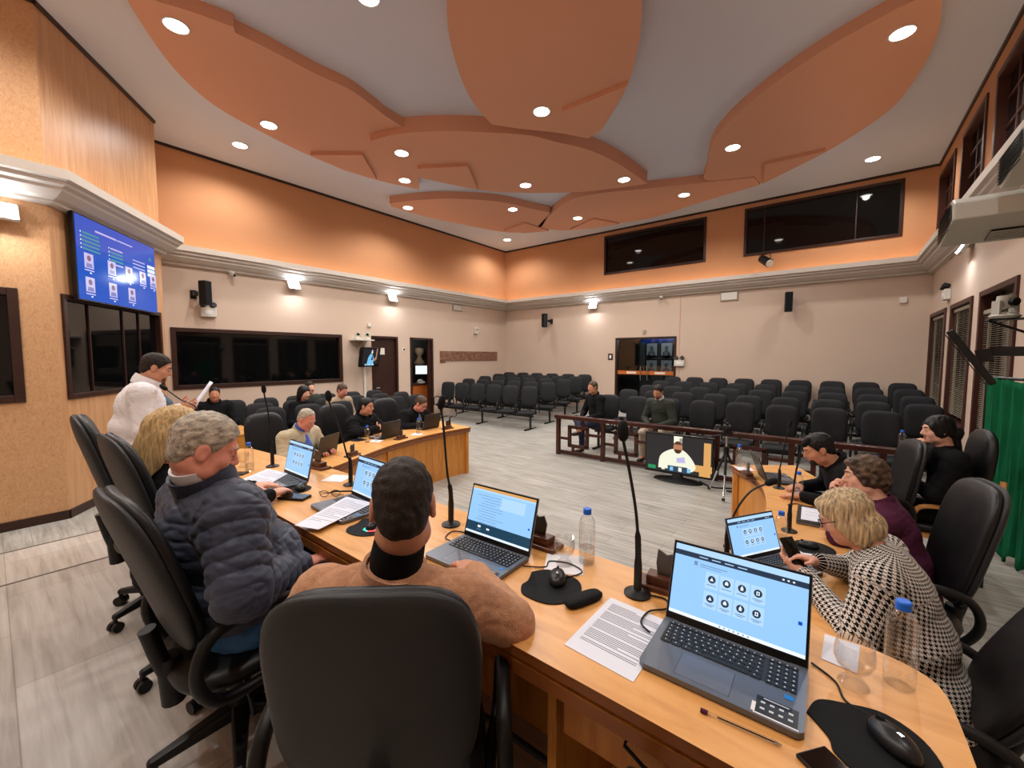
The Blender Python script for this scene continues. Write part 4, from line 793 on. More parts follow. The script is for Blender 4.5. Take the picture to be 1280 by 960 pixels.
sheet('white sheet lying across the laptop of the blonde woman', ppx([(296, 602), (325, 612), (360, 592), (335, 586)], ZD + .022), ZD + .022, 12)
sheet('white sheet on the closed grey laptop', [(-.15, 3.4), (.06, 3.42), (.05, 3.7), (-.16, 3.69)], .777, 3)
sheet('white sheet under the black phone near the man in the black suit', [(-.22, 4.08), (.02, 4.1), (.0, 4.36), (-.24, 4.33)], .7505, 0)
sheet('white sheet beside the black mouse of the houndstooth woman', [(-.12, 2.66), (.12, 2.68), (.1, 2.98), (-.14, 2.96)], .7505, 0)
sheet('blank white card at the right side of the foreground laptop', [(-.0, 1.36), (.075, 1.35), (.085, 1.49), (.005, 1.49)], ZD + .0005, 0)
for lbl, c, z in (('square white napkin under the glass beside the tan sweater laptop', (-.815, 1.37), ZD), ('square white napkin behind the laptop of the puffer jacket man', (-2.62, 1.42, ), ZD), ('square white napkin under the bottle by the houndstooth woman', (-.24, 2.88), .75), ('white napkin at the far end of the right desk', (-.7, 4.72), .75), ('white napkin under a glass on the left desk', (-4.86, 3.2), .75), ('white napkin under the last bottle on the left desk', (-4.82, 3.86), .75)):
    s = .075; a = .5; P = [(c[0] + s * 1.41 * math.cos(a + PI / 4 + PI / 2 * k), c[1] + s * 1.41 * math.sin(a + PI / 4 + PI / 2 * k)) for k in range(4)]; sheet(lbl, P, z + .0005, 0, 'paper_napkin', 'napkin')
def bottle(label, loc, s=1., full=.0):
    t = thing('water_bottle', label, 'bottle', loc, random.random() * 6, 'plastic water bottles'); k = s
    pr = [(.0, .006), (.026, 0), (.032, .006), (.033, .03), (.0325, .05), (.031, .055), (.033, .062)]
    for i in range(5): z = .075 + i * .015; pr += [(.0335, z), (.0315, z + .0075)]
    pr += [(.033, .155), (.032, .17), (.026, .188), (.016, .2), (.0125, .205), (.0125, .212)]
    MB().lathe([(a * k, b * k) for a, b in pr], 'clear', 28).build('bottle_body', t, smooth=50)
    MB().lathe([(0, .205 * k), (.0165 * k, .205 * k), (.0165 * k, .225 * k), (.014 * k, .228 * k), (0, .228 * k)], 'cap_blue', 24).build('cap', t)
    if full: MB().lathe([(0, .008 * k), (.029 * k, .008 * k), (.03 * k, .03 * k), (.0295 * k, full * k), (0, full * k)], 'water', 24).build('water', t, smooth=50)
    return t
bottle('large empty water bottle with a blue cap at the right end of the head desk', (.155, 1.37, ZD), .96)
bottle('clear water bottle with a blue cap standing alone at the centre of the head desk', (-.75, 1.435, ZD), .98, .07)
bottle('clear water bottle with a blue cap in front of the puffer jacket man\'s face', (-3.3, 1.13, ZD), .9, .06)
bottle('water bottle on the napkin before the houndstooth woman', (-.22, 2.86, .75), 1.0, .08)
bottle('water bottle beside the closed laptop behind the gooseneck microphone', (-.2, 3.95, .75), 1.0, .08)
bottle('water bottle at the far end of the right desk by the tripod', (-.76, 4.8, .75), 1.0, .1)
bottle('water bottle on the railing beside the woman in black', (.66, 6.8, .775), 1.0, .1)
bottle('water bottle on the left desk before the man with crossed arms', (-4.88, 3.08, .75), 1.0, .1)
bottle('water bottle on the left desk before the man with glasses', (-4.84, 3.9, .75), 1.0, .1)
def glass(label, loc, s=1.):
    t = thing('drinking_glass', label, 'glass', loc, 0, 'round stemmed water glasses')
    pr = [(0, .0), (.03, 0), (.032, .004), (.026, .012), (.016, .02), (.014, .028), (.02, .034), (.034, .048), (.041, .066), (.0415, .085), (.037, .108), (.0355, .108), (.0395, .085), (.039, .066), (.032, .05), (.016, .038), (0, .036)]
    MB().lathe([(a * s, b * s) for a, b in pr], 'glass', 36).build('glass_bowl', t, smooth=50); return t
glass('empty round water glass beside the large bottle at the right end of the head desk', (.065, 1.3, ZD), 1.02)
glass('empty round water glass on a napkin by the tan sweater laptop', (-.815, 1.37, ZD + .002), 1.)
glass('round water glass half hidden by the puffer jacket man\'s face', (-3.45, 1.14, ZD), 1.)
glass('round water glass on a napkin at the left desk', (-4.86, 3.2, .752), .9); glass('round water glass at the far end of the right desk', (-.66, 4.62, .75), .9)
def gpath(*p): return smooth_path(p, 6)
def mic(label, base, pts, r=.0055, head=.016, ring=.045):
    t = thing('gooseneck_microphone', label, 'microphone', base, 0, 'gooseneck microphones'); b = Vector(base)
    MB().lathe([(0, 0), (ring, 0), (ring, .006), (ring * .6, .014), (.014, .02), (0, .02)], 'plastic', 24).build('base', t, smooth=True)
    P = gpath((0, 0, .01), (0, 0, .16), *[tuple(Vector(p) - b) for p in pts]); n = len(P); rs = [(.014 if i < 5 else .011 if i < 9 else r) for i in range(n)]
    MB().tube(P, rs, 'steel', 8).build('stem', t, smooth=True)
    a = P[-1]; d = (P[-1] - P[-3]).normalized(); a = a - d * .004
    q = MB(); q.tube([a - d * .01, a, a + d * .012, a + d * .03, a + d * .05, a + d * .06], [head * .5, head * .85, head, head, head * .8, head * .3], 'rubber', 14); q.build('foam_head', t, smooth=60); return t
def along(px, base):   # a point of the stem in the vertical plane that faces the room at the base's distance
    d = ray(*px); n = np.array([math.sin(HEAD), -math.cos(HEAD), 0]); k = ((np.array([base[0], base[1], 0]) @ n)) / (d @ n); return tuple(d * k + np.array([0, 0, H]))
def micpx(label, base, pxs, **k): return mic(label, base, [along(p, base) for p in pxs], **k)
micpx('tall gooseneck microphone left of the foreground laptop', (-.51, 1.35, ZD), [(795, 640), (787, 590), (780, 555), (779, 546)], head=.019)
micpx('tall gooseneck microphone beside the head of the man in the tan sweater', (-1.45, 1.36, ZD), [(559, 590), (554, 530), (551, 512), (551, 508)], head=.018)
micpx('gooseneck microphone curving up behind the puffer jacket man\'s laptop', (-2.42, 1.4, ZD), [(434, 570), (425, 537), (413, 507), (411, 499)], head=.02)
micpx('thin gooseneck microphone in front of the empty side chairs', (-3.29, 1.28, ZD), [(339, 545), (335, 515), (331, 496), (330, 489)], head=.016)
micpx('gooseneck microphone bent low above the houndstooth woman\'s laptop', (-.45, 2.56, .75), [(912, 655), (925, 630), (940, 613), (960, 604)], head=.02)
micpx('upright gooseneck microphone in front of the closed laptop', (-.2, 3.19, .75), [(990, 625), (995, 590), (1002, 562), (1005, 556)], head=.02)
micpx('thin gooseneck microphone before the man in the black suit', (-.35, 4.2, .75), [(974, 590), (979, 565), (985, 540), (987, 532)], head=.014)
micpx('thin gooseneck microphone at the far end of the left desk', (-4.9, 4.6, .75), [(570, 520), (570, 514)], head=.012, ring=.03)
t_base = (-4.3, 1.0, ZD); micpx('gooseneck microphone reaching towards the mouth of the standing man', t_base, [(246, 512), (225, 499), (207, 486)], head=.018)
def plate(label, loc, rz, s=1.):
    t = thing('desk_nameplate', label, 'nameplate', loc, rz, 'walnut desk nameplates')
    MB().b2((-.1, -.045, 0), (.1, .045, .018), 'plateW').build('lower_step', t, bevel=.005); MB().b2((-.065, -.03, .018), (.065, .03, .05), 'plateW').build('upper_step', t, bevel=.005)
    MB().prism([(-.03, -.0), (.03, 0), (.04, .05), (.025, .085), (0, .075), (-.03, .09), (-.035, .04)], -.004, .004, 'plateM', TR(.0, 0, .05, PI / 2)).build('plaque', t, bevel=.002); return t
plate('walnut nameplate plinth behind the foreground laptop', (-.44, 1.44, ZD), .1); plate('walnut nameplate plinth behind the tan sweater laptop', (-.99, 1.45, ZD), .0); plate('walnut nameplate plinth right of the blonde woman\'s laptop', (-2.98, 1.47, ZD), .1)
plate('walnut nameplate plinth beside the houndstooth woman\'s laptop', (-.42, 2.75, .75), PI / 2 - .3); plate('walnut nameplate plinth behind the dark side-on laptop', (-.62, 4.42, .75), PI / 2 + .4)
plate('walnut nameplate plinth in front of the beige blazer laptop', (-4.35, 2.55, .75), -PI / 2 + .4); plate('walnut nameplate plinth in front of the crossed arms laptop', (-4.72, 3.5, .75), -PI / 2 + .2); plate('walnut nameplate plinth at the far end of the left desk', (-4.8, 4.45, .75), -PI / 2)
def pad_mouse(label, loc, rz, rest=False, lit=False, mlabel='', mrot=0., moff=(0, .02)):
    t = thing('mouse_pad', label, 'mouse pad', loc, rz, 'black mouse pads')
    P = curve([(-.1, .05), (-.06, .095), (0, .1), (.07, .09), (.11, .03), (.1, -.05), (.04, -.1), (-.05, -.095), (-.085, -.05), (-.082, -.01), (-.1, .05)], 5)[:-1]
    MB().prism(P, 0, .004, 'rubber').build('pad', t, bevel=.001)
    if rest: MB().pad(.15, .055, .03, 'rubber', TR(.14, -.02, .012, PI / 2, 0, 0) @ Matrix.Rotation(1.1, 4, 'Y'), e=3).build('wrist_rest', t, smooth=60)
    c = Matrix.Rotation(rz, 3, 'Z') @ Vector((moff[0], moff[1], 0)); m = thing('computer_mouse', mlabel, 'mouse', (loc[0] + c.x, loc[1] + c.y, loc[2] + .004), rz + mrot, 'black computer mice')
    b = MB().lathe([(.027, 0), (.031, .006), (.031, .014), (.026, .026), (.015, .034), (0, .037)], 'mouse', 24, Matrix.Diagonal((1, 1.75, 1, 1))).build('mouse_shell', m, smooth=60)
    MB().cyl((-.004, .03, .031), (.004, .03, .031), .008, 'rubber').build('scroll_wheel', m); MB().box((0, -.012, .0365), (.008, .012, .001), 'chrome').build('emblem', m)
    if lit:
        MB().tube([(-.03, -.02, .004), (-.028, -.045, .004), (0, -.056, .004)], .003, 'rgb').tube([(0, -.056, .004), (.028, -.045, .004), (.03, -.02, .004)], .003, 'rgbr').build('light_ring', m)
    return t
pad_mouse('big black mouse pad at the lower right corner of the head desk', (.09, 1.12, ZD), .4, mlabel='black mouse on the pad at the lower right corner', mrot=.35, moff=(.04, .0))
pad_mouse('black mouse pad with a wrist rest beside the tan sweater man\'s elbow', (-.775, 1.2, ZD), .1, True, mlabel='black mouse beside the tan sweater man\'s elbow', mrot=.4, moff=(.01, .045))
pad_mouse('black mouse pad half hidden behind the tan sweater man\'s ear', (-1.74, 1.1, ZD), .2, lit=True, mlabel='mouse with a coloured light ring left of the tan sweater man', mrot=.2, moff=(.03, .0))
pad_mouse('black mouse pad right of the blonde woman\'s laptop', (-2.62, 1.12, ZD), .1, mlabel='black mouse right of the blonde woman\'s laptop', mrot=1.1, moff=(.05, .03))
pad_mouse('black mouse pad on the right desk beside the houndstooth woman', (-.06, 2.98, .75), PI / 2, mlabel='black mouse on the right desk beside the houndstooth woman', moff=(.0, .03))
pad_mouse('black mouse pad on the left desk before the man with crossed arms', (-5.12, 3.1, .75), -PI / 2, mlabel='black mouse on the left desk before the man with crossed arms')
def phone(label, loc, rz, s=(.075, .155, .009)):
    t = thing('mobile_phone', label, 'phone', loc, rz, 'mobile phones'); MB().box((0, 0, s[2] / 2), s, 'plastic').build('phone_body', t, bevel=.003); MB().box((0, 0, s[2] + .0004), (s[0] - .006, s[1] - .008, .0006), 'black_glass').build('screen', t); return t
phone('thick black phone charging on a white cable near the puffer jacket man', (-2.44, 1.06, ZD), -1.1, (.08, .165, .016)); phone('dark phone between the glass and the sheet by the puffer jacket man\'s chin', (-3.28, 1.03, ZD), -.9); phone('black phone on the white sheet near the black suit man', (-.13, 4.22, .7525), 1.4); phone('dark phone on the right desk behind the houndstooth woman\'s hair', (.1, 3.2, .75), 1.2)
phone('black phone corner at the bottom edge of the head desk', (.05, .965, ZD), .9)
tag(MB().tube(gpath((-2.5, 1.0, ZD + .008), (-2.53, .93, ZD + .01), (-2.545, .85, ZD - .05), (-2.55, .84, ZD - .2), (-2.53, .86, ZD - .45), (-2.5, .95, .45)), .0035, 'cord_white', 6).build('charging_cable', smooth=True), 'white charging cable drooping over the desk edge by the black phone', 'cable')
tag(MB().tube(gpath((-.47, 1.36, ZD + .006), (-.42, 1.37, ZD + .005), (-.4, 1.32, ZD + .006), (-.44, 1.27, ZD + .006), (-.44, 1.2, ZD + .006), (-.4, 1.165, ZD + .01)), .0028, 'plastic', 6).build('usb_cable', smooth=True), 'thin black cable from the near microphone to the foreground laptop', 'cable')
tag(MB().tube(gpath((-.93, 1.25, ZD + .006), (-.86, 1.3, ZD + .004), (-.87, 1.35, ZD + .004), (-.8, 1.38, ZD + .005), (-.73, 1.36, ZD + .005), (-.74, 1.31, ZD + .004), (-.77, 1.26, ZD + .012)), .0024, 'plastic', 6).build('mouse_cable', smooth=True), 'thin black mouse cable looping over the napkin by the tan sweater laptop', 'cable')
tag(MB().tube(gpath((-.02, 1.32, ZD + .004), (.03, 1.28, ZD + .003), (.05, 1.22, ZD + .003), (.1, 1.2, ZD + .003), (.14, 1.16, ZD + .01)), .0026, 'plastic', 6).build('mouse_cable', smooth=True), 'thin black mouse cable passing the glass at the right end of the head desk', 'cable')
tag(MB().tube(gpath((-1.3, 1.22, ZD + .012), (-1.36, 1.24, ZD + .004), (-1.38, 1.31, ZD + .004), (-1.3, 1.34, ZD + .004)), .0026, 'plastic', 6).build('usb_cable', smooth=True), 'short black cable at the left side of the tan sweater laptop', 'cable')
tag(MB().tube(gpath((-.25, 3.75, .754), (-.2, 3.82, .754), (-.12, 3.8, .754), (-.06, 3.86, .754), (0, 3.82, .754)), .004, 'plateW', 6).build('eyeglass_cord', smooth=True), 'thin brown cord lying behind the closed laptop', 'cord')
t = thing('ballpoint_pen', 'clear ballpoint pen with a violet cap before the foreground laptop', 'pen', (-.13, .985, ZD + .005), .08)
MB().cyl((-.075, 0, 0), (.06, 0, 0), .0042, 'clear', n=8).cyl((-.05, 0, 0), (.06, 0, 0), .0015, 'plastic').build('barrel', t); MB().cyl((-.085, 0, 0), (-.07, 0, 0), .005, 'tv_violet' if False else 'purple').build('cap', t); MB().cyl((.06, 0, 0), (.073, 0, 0), .004, 'chrome', .0008).build('tip', t)
t = thing('reading_glasses', 'folded black reading glasses beside the puffer jacket man\'s laptop', 'glasses', (-2.3, 1.2, ZD), .8)
for s in (-1, 1):
    MB().tube([(s * .033 + .024 * math.cos(a), 0, .022 + .018 * math.sin(a)) for a in [2 * PI * k / 16 for k in range(16)]], .002, 'plastic', 6, closed=True).build('rim', t); MB().tube(gpath((s * .06, 0, .03), (s * .055, .01, .03), (-s * .03, .03 + .01 * s, .01), (-s * .07, .03 + .01 * s, .006)), .0022, 'plastic', 6).build('temple', t)
MB().tube([(-.01, 0, .026), (0, 0, .03), (.01, 0, .026)], .0018, 'plastic').build('bridge', t)
t = thing('stylus_pen', 'black pen lying over the folded glasses on the head desk', 'pen', (-2.27, 1.27, ZD + .032), .35); MB().cyl((-.09, 0, -.02), (.08, 0, 0), .005, 'plastic').cyl((.08, 0, 0), (.095, 0, .002), .004, 'plastic', .001).build('barrel', t); MB().box((-.06, 0, -.008), (.04, .003, .002), 'chrome').build('clip', t)
# floor television and tripod ------------------------------------------
t = thing('floor_television', 'television on the floor before the railing showing a person in white reading', 'television', (-1.84, 6.42, 0), .02)
MB().box((0, .03, .4), (1.0, .06, .62), 'bezel').build('television_body', t, bevel=.008); q = MB(); tv_scene(q, .96, .56, TR(0, -.003, .405), 'big'); q.build('screen', t)
MB().lathe([(0, 0), (.36, 0), (.34, .02), (.1, .05), (.06, .12), (0, .12)], 'plastic', 30, Matrix.Diagonal((1, .5, 1, 1))).build('stand', t, smooth=True)
MB().tube(gpath((.3, .1, .02), (.5, -.05, .01), (.75, .05, .01), (.9, -.02, .01), (.7, -.1, .01), (.95, -.12, .01)), .012, 'plastic').build('power_cable', t)
t = thing('camera_tripod', 'silver and black camera tripod beside the floor television', 'tripod', (-1.12, 6.1, 0))
hub = Vector((0, 0, .62))
for k, a in enumerate((-1.45, .65, 2.6)):
    e = Vector((.27 * math.cos(a), .27 * math.sin(a), .02)); m_ = hub.lerp(e, .5); MB().tube([hub, m_], .017, 'steel').tube([m_, e], .012, 'chrome').cyl(e, e + Vector((0, 0, .03)), .02, 'plastic').build('leg', t); 
MB().cyl((0, 0, .3), (0, 0, .84), .014, 'chrome').cyl((0, 0, .58), (0, 0, .68), .035, 'plastic').build('centre_column', t); MB().box((0, 0, .86), (.12, .14, .05), 'plastic').tube([(0, -.02, .85), (-.25, -.15, .8)], .01, 'plastic').build('pan_head', t)
t = thing('video_camera', 'small black video camera on the tripod', 'camera', (-1.12, 6.1, .885), .3); MB().b2((-.045, -.09, 0), (.045, .09, .09), 'plastic').build('camera_body', t, bevel=.01); MB().cyl((0, -.09, .045), (0, -.14, .045), .032, 'plastic').build('camera_lens', t); MB().b2((-.012, -.05, .09), (.012, .05, .12), 'plastic').build('handle', t)
# ================================================================= PEOPLE
# bodies and clothes grow as smooth blended surfaces round a posed skeleton
V3 = lambda *a: np.array(a, float)
def surface(prims, vx):
    """smooth union of rounded shapes, turned into one closed quad surface"""
    lo = np.min([p[1] for p in prims if p[0] == 'u'], axis=0) - 3 * vx; hi = np.max([p[2] for p in prims if p[0] == 'u'], axis=0) + 3 * vx
    n = np.ceil((hi - lo) / vx).astype(int) + 1; F = np.full(n, 1.0, np.float32)
    ax = [lo[i] + vx * np.arange(n[i]) for i in range(3)]
    for op, a, b, k, fn in prims:
        m = k + 2.5 * vx
        i0 = np.clip(np.floor((a - m - lo) / vx).astype(int), 0, n); i1 = np.clip(np.ceil((b + m - lo) / vx).astype(int) + 1, 0, n)
        if (i1 <= i0).any(): continue
        sl = tuple(slice(i0[i], i1[i]) for i in range(3))
        P = np.stack(np.meshgrid(*[ax[i][sl[i]] for i in range(3)], indexing='ij'), -1)
        d = fn(P).astype(np.float32); f = F[sl]
        if op == 'u':
            if k > 0: h = np.maximum(k - np.abs(f - d), 0) / k; F[sl] = np.minimum(f, d) - h * h * k * .25
            else: F[sl] = np.minimum(f, d)
        else:
            d = -d; h = np.maximum(k - np.abs(f - d), 0) / max(k, 1e-6); F[sl] = np.maximum(f, d) + h * h * k * .25
    S = F < 0; c = [S[i:n[0] - 1 + i, j:n[1] - 1 + j, l:n[2] - 1 + l] for i in (0, 1) for j in (0, 1) for l in (0, 1)]
    cnt = sum(x.astype(np.int8) for x in c); act = (cnt > 0) & (cnt < 8); I = np.argwhere(act); idx = np.full(act.shape, -1, np.int64); idx[act] = np.arange(len(I))
    acc = np.zeros((len(I), 3)); num = np.zeros(len(I)); corner = [(i, j, l) for i in (0, 1) for j in (0, 1) for l in (0, 1)]
    for p in range(8):
        for q in range(p + 1, 8):
            dd = np.subtract(corner[q], corner[p])
            if np.abs(dd).sum() != 1: continue
            A = I + corner[p]; B = I + corner[q]; fa = F[A[:, 0], A[:, 1], A[:, 2]]; fb = F[B[:, 0], B[:, 1], B[:, 2]]
            x = (fa < 0) != (fb < 0); t = np.where(x, fa / np.where(x, fa - fb, 1), 0)
            acc += np.where(x[:, None], np.array(corner[p]) + t[:, None] * dd, 0); num += x
    V = lo + vx * (I + acc / num[:, None]); Q = []
    for a in range(3):
        b, c2 = (a + 1) % 3, (a + 2) % 3
        s0 = [slice(1, -1)] * 3; s1 = [slice(1, -1)] * 3; s0[a] = slice(0, -1); s1[a] = slice(1, None)
        A = S[tuple(s0)]; B = S[tuple(s1)]; E = np.argwhere(A != B); 
        if not len(E): continue
        off = np.array([1, 1, 1]); off[a] = 0; G = E + off; fl = A[E[:, 0], E[:, 1], E[:, 2]]
        eb = np.zeros(3, int); eb[b] = 1; ec = np.zeros(3, int); ec[c2] = 1
        g = lambda D: idx[D[:, 0], D[:, 1], D[:, 2]]
        q = np.stack([g(G - eb - ec), g(G - ec), g(G), g(G - eb)], 1); q[~fl] = q[~fl][:, ::-1]; Q.append(q)
    return V, np.concatenate(Q)
def cap(a, b, ra, rb=None, k=.02, op='u'):
    a = V3(*a); b = V3(*b); rb = ra if rb is None else rb; d = b - a; L = max(d @ d, 1e-9); r = max(ra, rb)
    def fn(P):
        t = np.clip(((P - a) @ d) / L, 0, 1); return np.linalg.norm(P - a - t[..., None] * d, axis=-1) - (ra + (rb - ra) * t)
    return (op, np.minimum(a, b) - r, np.maximum(a, b) + r, k, fn)
def ell(c, r, R=None, k=.02, op='u'):
    c = V3(*c); r = V3(*r); R = np.eye(3) if R is None else R
    def fn(P):
        q = (P - c) @ R; k0 = np.linalg.norm(q / r, axis=-1); k1 = np.linalg.norm(q / (r * r), axis=-1); return k0 * (k0 - 1) / np.maximum(k1, 1e-6)
    m = np.abs(R) @ r; return (op, c - m, c + m, k, fn)
def cut(p, n, size=.6, k=.004):
    p = V3(*p); n = V3(*n) / np.linalg.norm(n)
    return ('s', p - size, p + size, k, lambda P: -((P - p) @ n))     # removes the side the normal points to
def rotm(yaw=0, pitch=0, roll=0):      # head frame: +y face, +z crown; pitch > 0 looks down
    cy, sy = math.cos(yaw), math.sin(yaw); cp, sp = math.cos(-pitch), math.sin(-pitch); cr, sr_ = math.cos(roll), math.sin(roll)
    return np.array([[cy, -sy, 0], [sy, cy, 0], [0, 0, 1]]) @ np.array([[1, 0, 0], [0, cp, -sp], [0, sp, cp]]) @ np.array([[cr, 0, sr_], [0, 1, 0], [-sr_, 0, cr]])
def mesh_from(V, Q, name, mats, parent, disp=None, mi=None, uv=None):
    me = bpy.data.meshes.new(name); me.vertices.add(len(V)); me.vertices.foreach_set('co', V.astype(np.float32).ravel())
    me.loops.add(len(Q) * 4); me.loops.foreach_set('vertex_index', Q.astype(np.int32).ravel()); me.polygons.add(len(Q)); me.polygons.foreach_set('loop_start', np.arange(0, len(Q) * 4, 4, dtype=np.int32))
    me.update(calc_edges=True)
    if disp is not None:
        N = np.empty(len(V) * 3, np.float32); me.vertices.foreach_get('normal', N); W = V + N.reshape(-1, 3) * disp(V)[:, None]; me.vertices.foreach_set('co', W.astype(np.float32).ravel())
    for m in mats: me.materials.append(MT[m])
    if mi is not None: me.polygons.foreach_set('material_index', mi.astype(np.int32))
    me.polygons.foreach_set('use_smooth', [True] * len(Q))
    if uv is not None:
        l = me.uv_layers.new(name='UVMap'); l.data.foreach_set('uv', uv[Q.ravel()].astype(np.float32).ravel())
    me.update(); o = bpy.data.objects.new(name, me); COL.objects.link(o); o.parent = parent; return o
def vnoise(V, s, seed=0.):
    """cheap smooth pseudo noise"""
    x, y, z = (V * s + seed).T
    return (np.sin(x * 1.7 + 1.3 * np.sin(y * 1.1 + z * .7)) + np.sin(y * 1.9 + 1.2 * np.sin(z * 1.3 + x * .6)) + np.sin(z * 2.1 + 1.1 * np.sin(x * 1.2 + y * .8))) / 3
def hand(W, d, nrm, side, curl, s=1., vx=.006):
    """palm, four fingers of unequal length and a thumb; d = finger direction, nrm = the way the palm faces, side = +-1 thumb side"""
    d = V3(*d) / np.linalg.norm(d); nrm = V3(*nrm); nrm = nrm - d * (nrm @ d); nrm /= np.linalg.norm(nrm); t = np.cross(d, nrm) * side; W = V3(*W); pr = []
    mn = max(1, .9 * vx / .0075)
    R = np.stack([t, d, nrm], 1)
    pr.append(ell(W + d * .052 * s, (.042 * s, .056 * s, .017 * s * mn), R, .01)); pr.append(cap(W, W + d * .03 * s, .024 * s, .022 * s, .012))
    for i, (L, r) in enumerate(((.072, .0088), (.08, .009), (.074, .0085), (.058, .0075))):
        p = W + d * (.094 - .006 * abs(i - 1.2)) * s + t * (.029 - .0195 * i) * s; c = curl * (1 + .12 * i); dd = d + t * (.1 - .07 * i) ; a = 0
        for j, fr in enumerate((.44, .32, .24)):
            a += c * (.55, .75, .5)[j]; v = dd * math.cos(a) + nrm * math.sin(a); v /= np.linalg.norm(v); q = p + v * L * fr * s
            pr.append(cap(p, q, r * s * mn * (1 - .08 * j), r * s * mn * (.93 - .1 * j), .005)); p = q
    p = W + d * .03 * s + t * .034 * s; v = t * .75 + d * .65 + nrm * .25; v /= np.linalg.norm(v); q = p + v * .045 * s; v2 = v * .6 + d * .5 + nrm * .35 * curl; v2 /= np.linalg.norm(v2)
    pr += [cap(W + d * .02 * s + t * .012 * s, p, .018 * s, .0135 * s, .01), cap(p, q, .0125 * s * mn, .0105 * s * mn, .007), cap(q, q + v2 * .034 * s, .0105 * s * mn, .0085 * s * mn, .005)]
    return pr
def head_prims(c, R, s=1., fat=1., vx=.006):
    g = lambda *a: c + R @ (V3(*a) * s)
    E = lambda p, r, k=.02, op='u': ell(g(*p), V3(*r) * s, R, k * s, op); C = lambda a, b, ra, rb, k=.02, op='u': cap(g(*a), g(*b), ra * s, rb * s, k * s, op)
    pr = [E((0, -.014, .035), (.074, .096, .084)), E((0, .026, -.045), (.056 * fat, .064, .074), .04), E((0, .062, -.094), (.026 * fat, .024, .02), .03), E((0, -.02, -.06), (.05 * fat, .06, .05), .04)]
    for x in (-1, 1):
        pr += [E((x * .04, .05, -.028), (.026 * fat, .028, .028), .025), E((x * .048 * fat, .02, -.075), (.02, .03, .022), .03)]
        pr += [C((x * .012, .084, .026), (x * .042, .07, .024), .0085, .009, .014), E((x * .031, .096, .006), (.015, .012, .011), .012, 's'), E((x * .031, .073, .005), (.0145, .0135, .0135), .004)]
        pr += [E((x * .076, -.012, -.004), (.010, .022, .033), .008), E((x * .09, -.005, .001), (.0085, .012, .02), .003, 's'), E((x * .08, -.006, -.028), (.006, .011, .01), .006), E((x * .011, .095, -.034), (.0085, .011, .0075), .006)]
    pr += [C((0, .084, .014), (0, .106, -.026), .0085, .0125, .012), C((-.017, .083, -.062), (.017, .083, -.062), .0065, .0065, .008), C((-.015, .081, -.073), (.015, .081, -.073), .0075, .0075, .008), C((-.018, .094, -.0675), (.018, .094, -.0675), .0022, .0022, .004, 's')]
    return pr
HAIRCUT = ((0, .066, .082), (0, .86, -.5))
def hair_prims(kind, c, R, s=1.):
    g = lambda *a: c + R @ (V3(*a) * s); pr = []
    E = lambda p, r, k=.015, op='u': ell(g(*p), V3(*r) * s, R, k * s, op); C = lambda a, b, ra, rb, k=.02: cap(g(*a), g(*b), ra * s, rb * s, k * s)
    cutp = lambda p, n: cut(g(*p), R @ V3(*n), .4, .006)
    if kind in ('short', 'thin', 'crop'):
        u = {'short': .012, 'thin': .007, 'crop': .008}[kind]
        pr = [E((0, -.016, .037), (.075 + u * .5, .097 + u, .084 + u)), E((0, -.06, -.03), (.062, .05, .055), .03)]
        pr += [cutp((0, .074 if kind != 'thin' else .05, .074 if kind != 'thin' else .09), (0, .82, -.57)), cutp((0, 0, -.078), (0, .25, -1))]
        for x in (-1, 1): pr += [E((x * .086, -.004, -.02), (.022, .028, .042), .006, 's'), E((x * .076, .07, .03), (.022, .03, .045), .012, 's')]
    elif kind == 'curly':
        pr = [E((0, -.02, .045), (.09, .105, .088)), E((-.05, -.02, .0), (.045, .075, .07)), E((.05, -.02, .0), (.045, .075, .07)), E((0, -.075, -.03), (.07, .055, .075)), E((0, .05, .085), (.06, .04, .03)), cutp((0, .08, .062), (0, .9, -.42)), E((0, .085, -.02), (.056, .06, .075), .006, 's')]
    elif kind == 'bob':
        pr = [E((0, -.02, .042), (.088, .11, .09)), E((.062, -.01, -.045), (.036, .072, .085)), E((-.062, -.01, -.045), (.036, .072, .085)), E((0, -.075, -.05), (.075, .055, .08)), E((.03, .06, .07), (.05, .035, .035)), cutp((0, .084, .055), (0, .9, -.42)), E((0, .088, -.035), (.057, .055, .085), .006, 's'), cutp((0, 0, -.125), (0, .15, -1))]
    elif kind == 'long':
        pr = [E((0, -.02, .042), (.088, .11, .09)), E((.062, -.01, -.03), (.036, .072, .085)), E((-.062, -.01, -.03), (.036, .072, .085)), C((0, -.08, .0), (0, -.1, -.26), .07, .05, .04), C((.06, -.05, -.02), (.075, -.055, -.28), .045, .026, .03), C((-.06, -.05, -.02), (-.075, -.055, -.28), .045, .026, .03), cutp((0, .086, .062), (0, .9, -.42)), E((0, .09, -.035), (.058, .055, .085), .006, 's')]
    elif kind == 'bun':
        pr = [E((0, -.018, .04), (.082, .104, .09)), E((0, -.06, -.03), (.066, .055, .06), .03), E((0, -.125, -.03), (.05, .045, .05), .01), C((0, -.1, -.05), (0, -.12, -.2), .04, .03, .03), cutp((0, .084, .066), (0, .88, -.48)), E((.068, .0, -.01), (.02, .05, .055)), E((-.068, .0, -.01), (.02, .05, .055)), E((.06, .045, .035), (.022, .03, .04)), E((-.06, .045, .035), (.022, .03, .04))]
    return pr
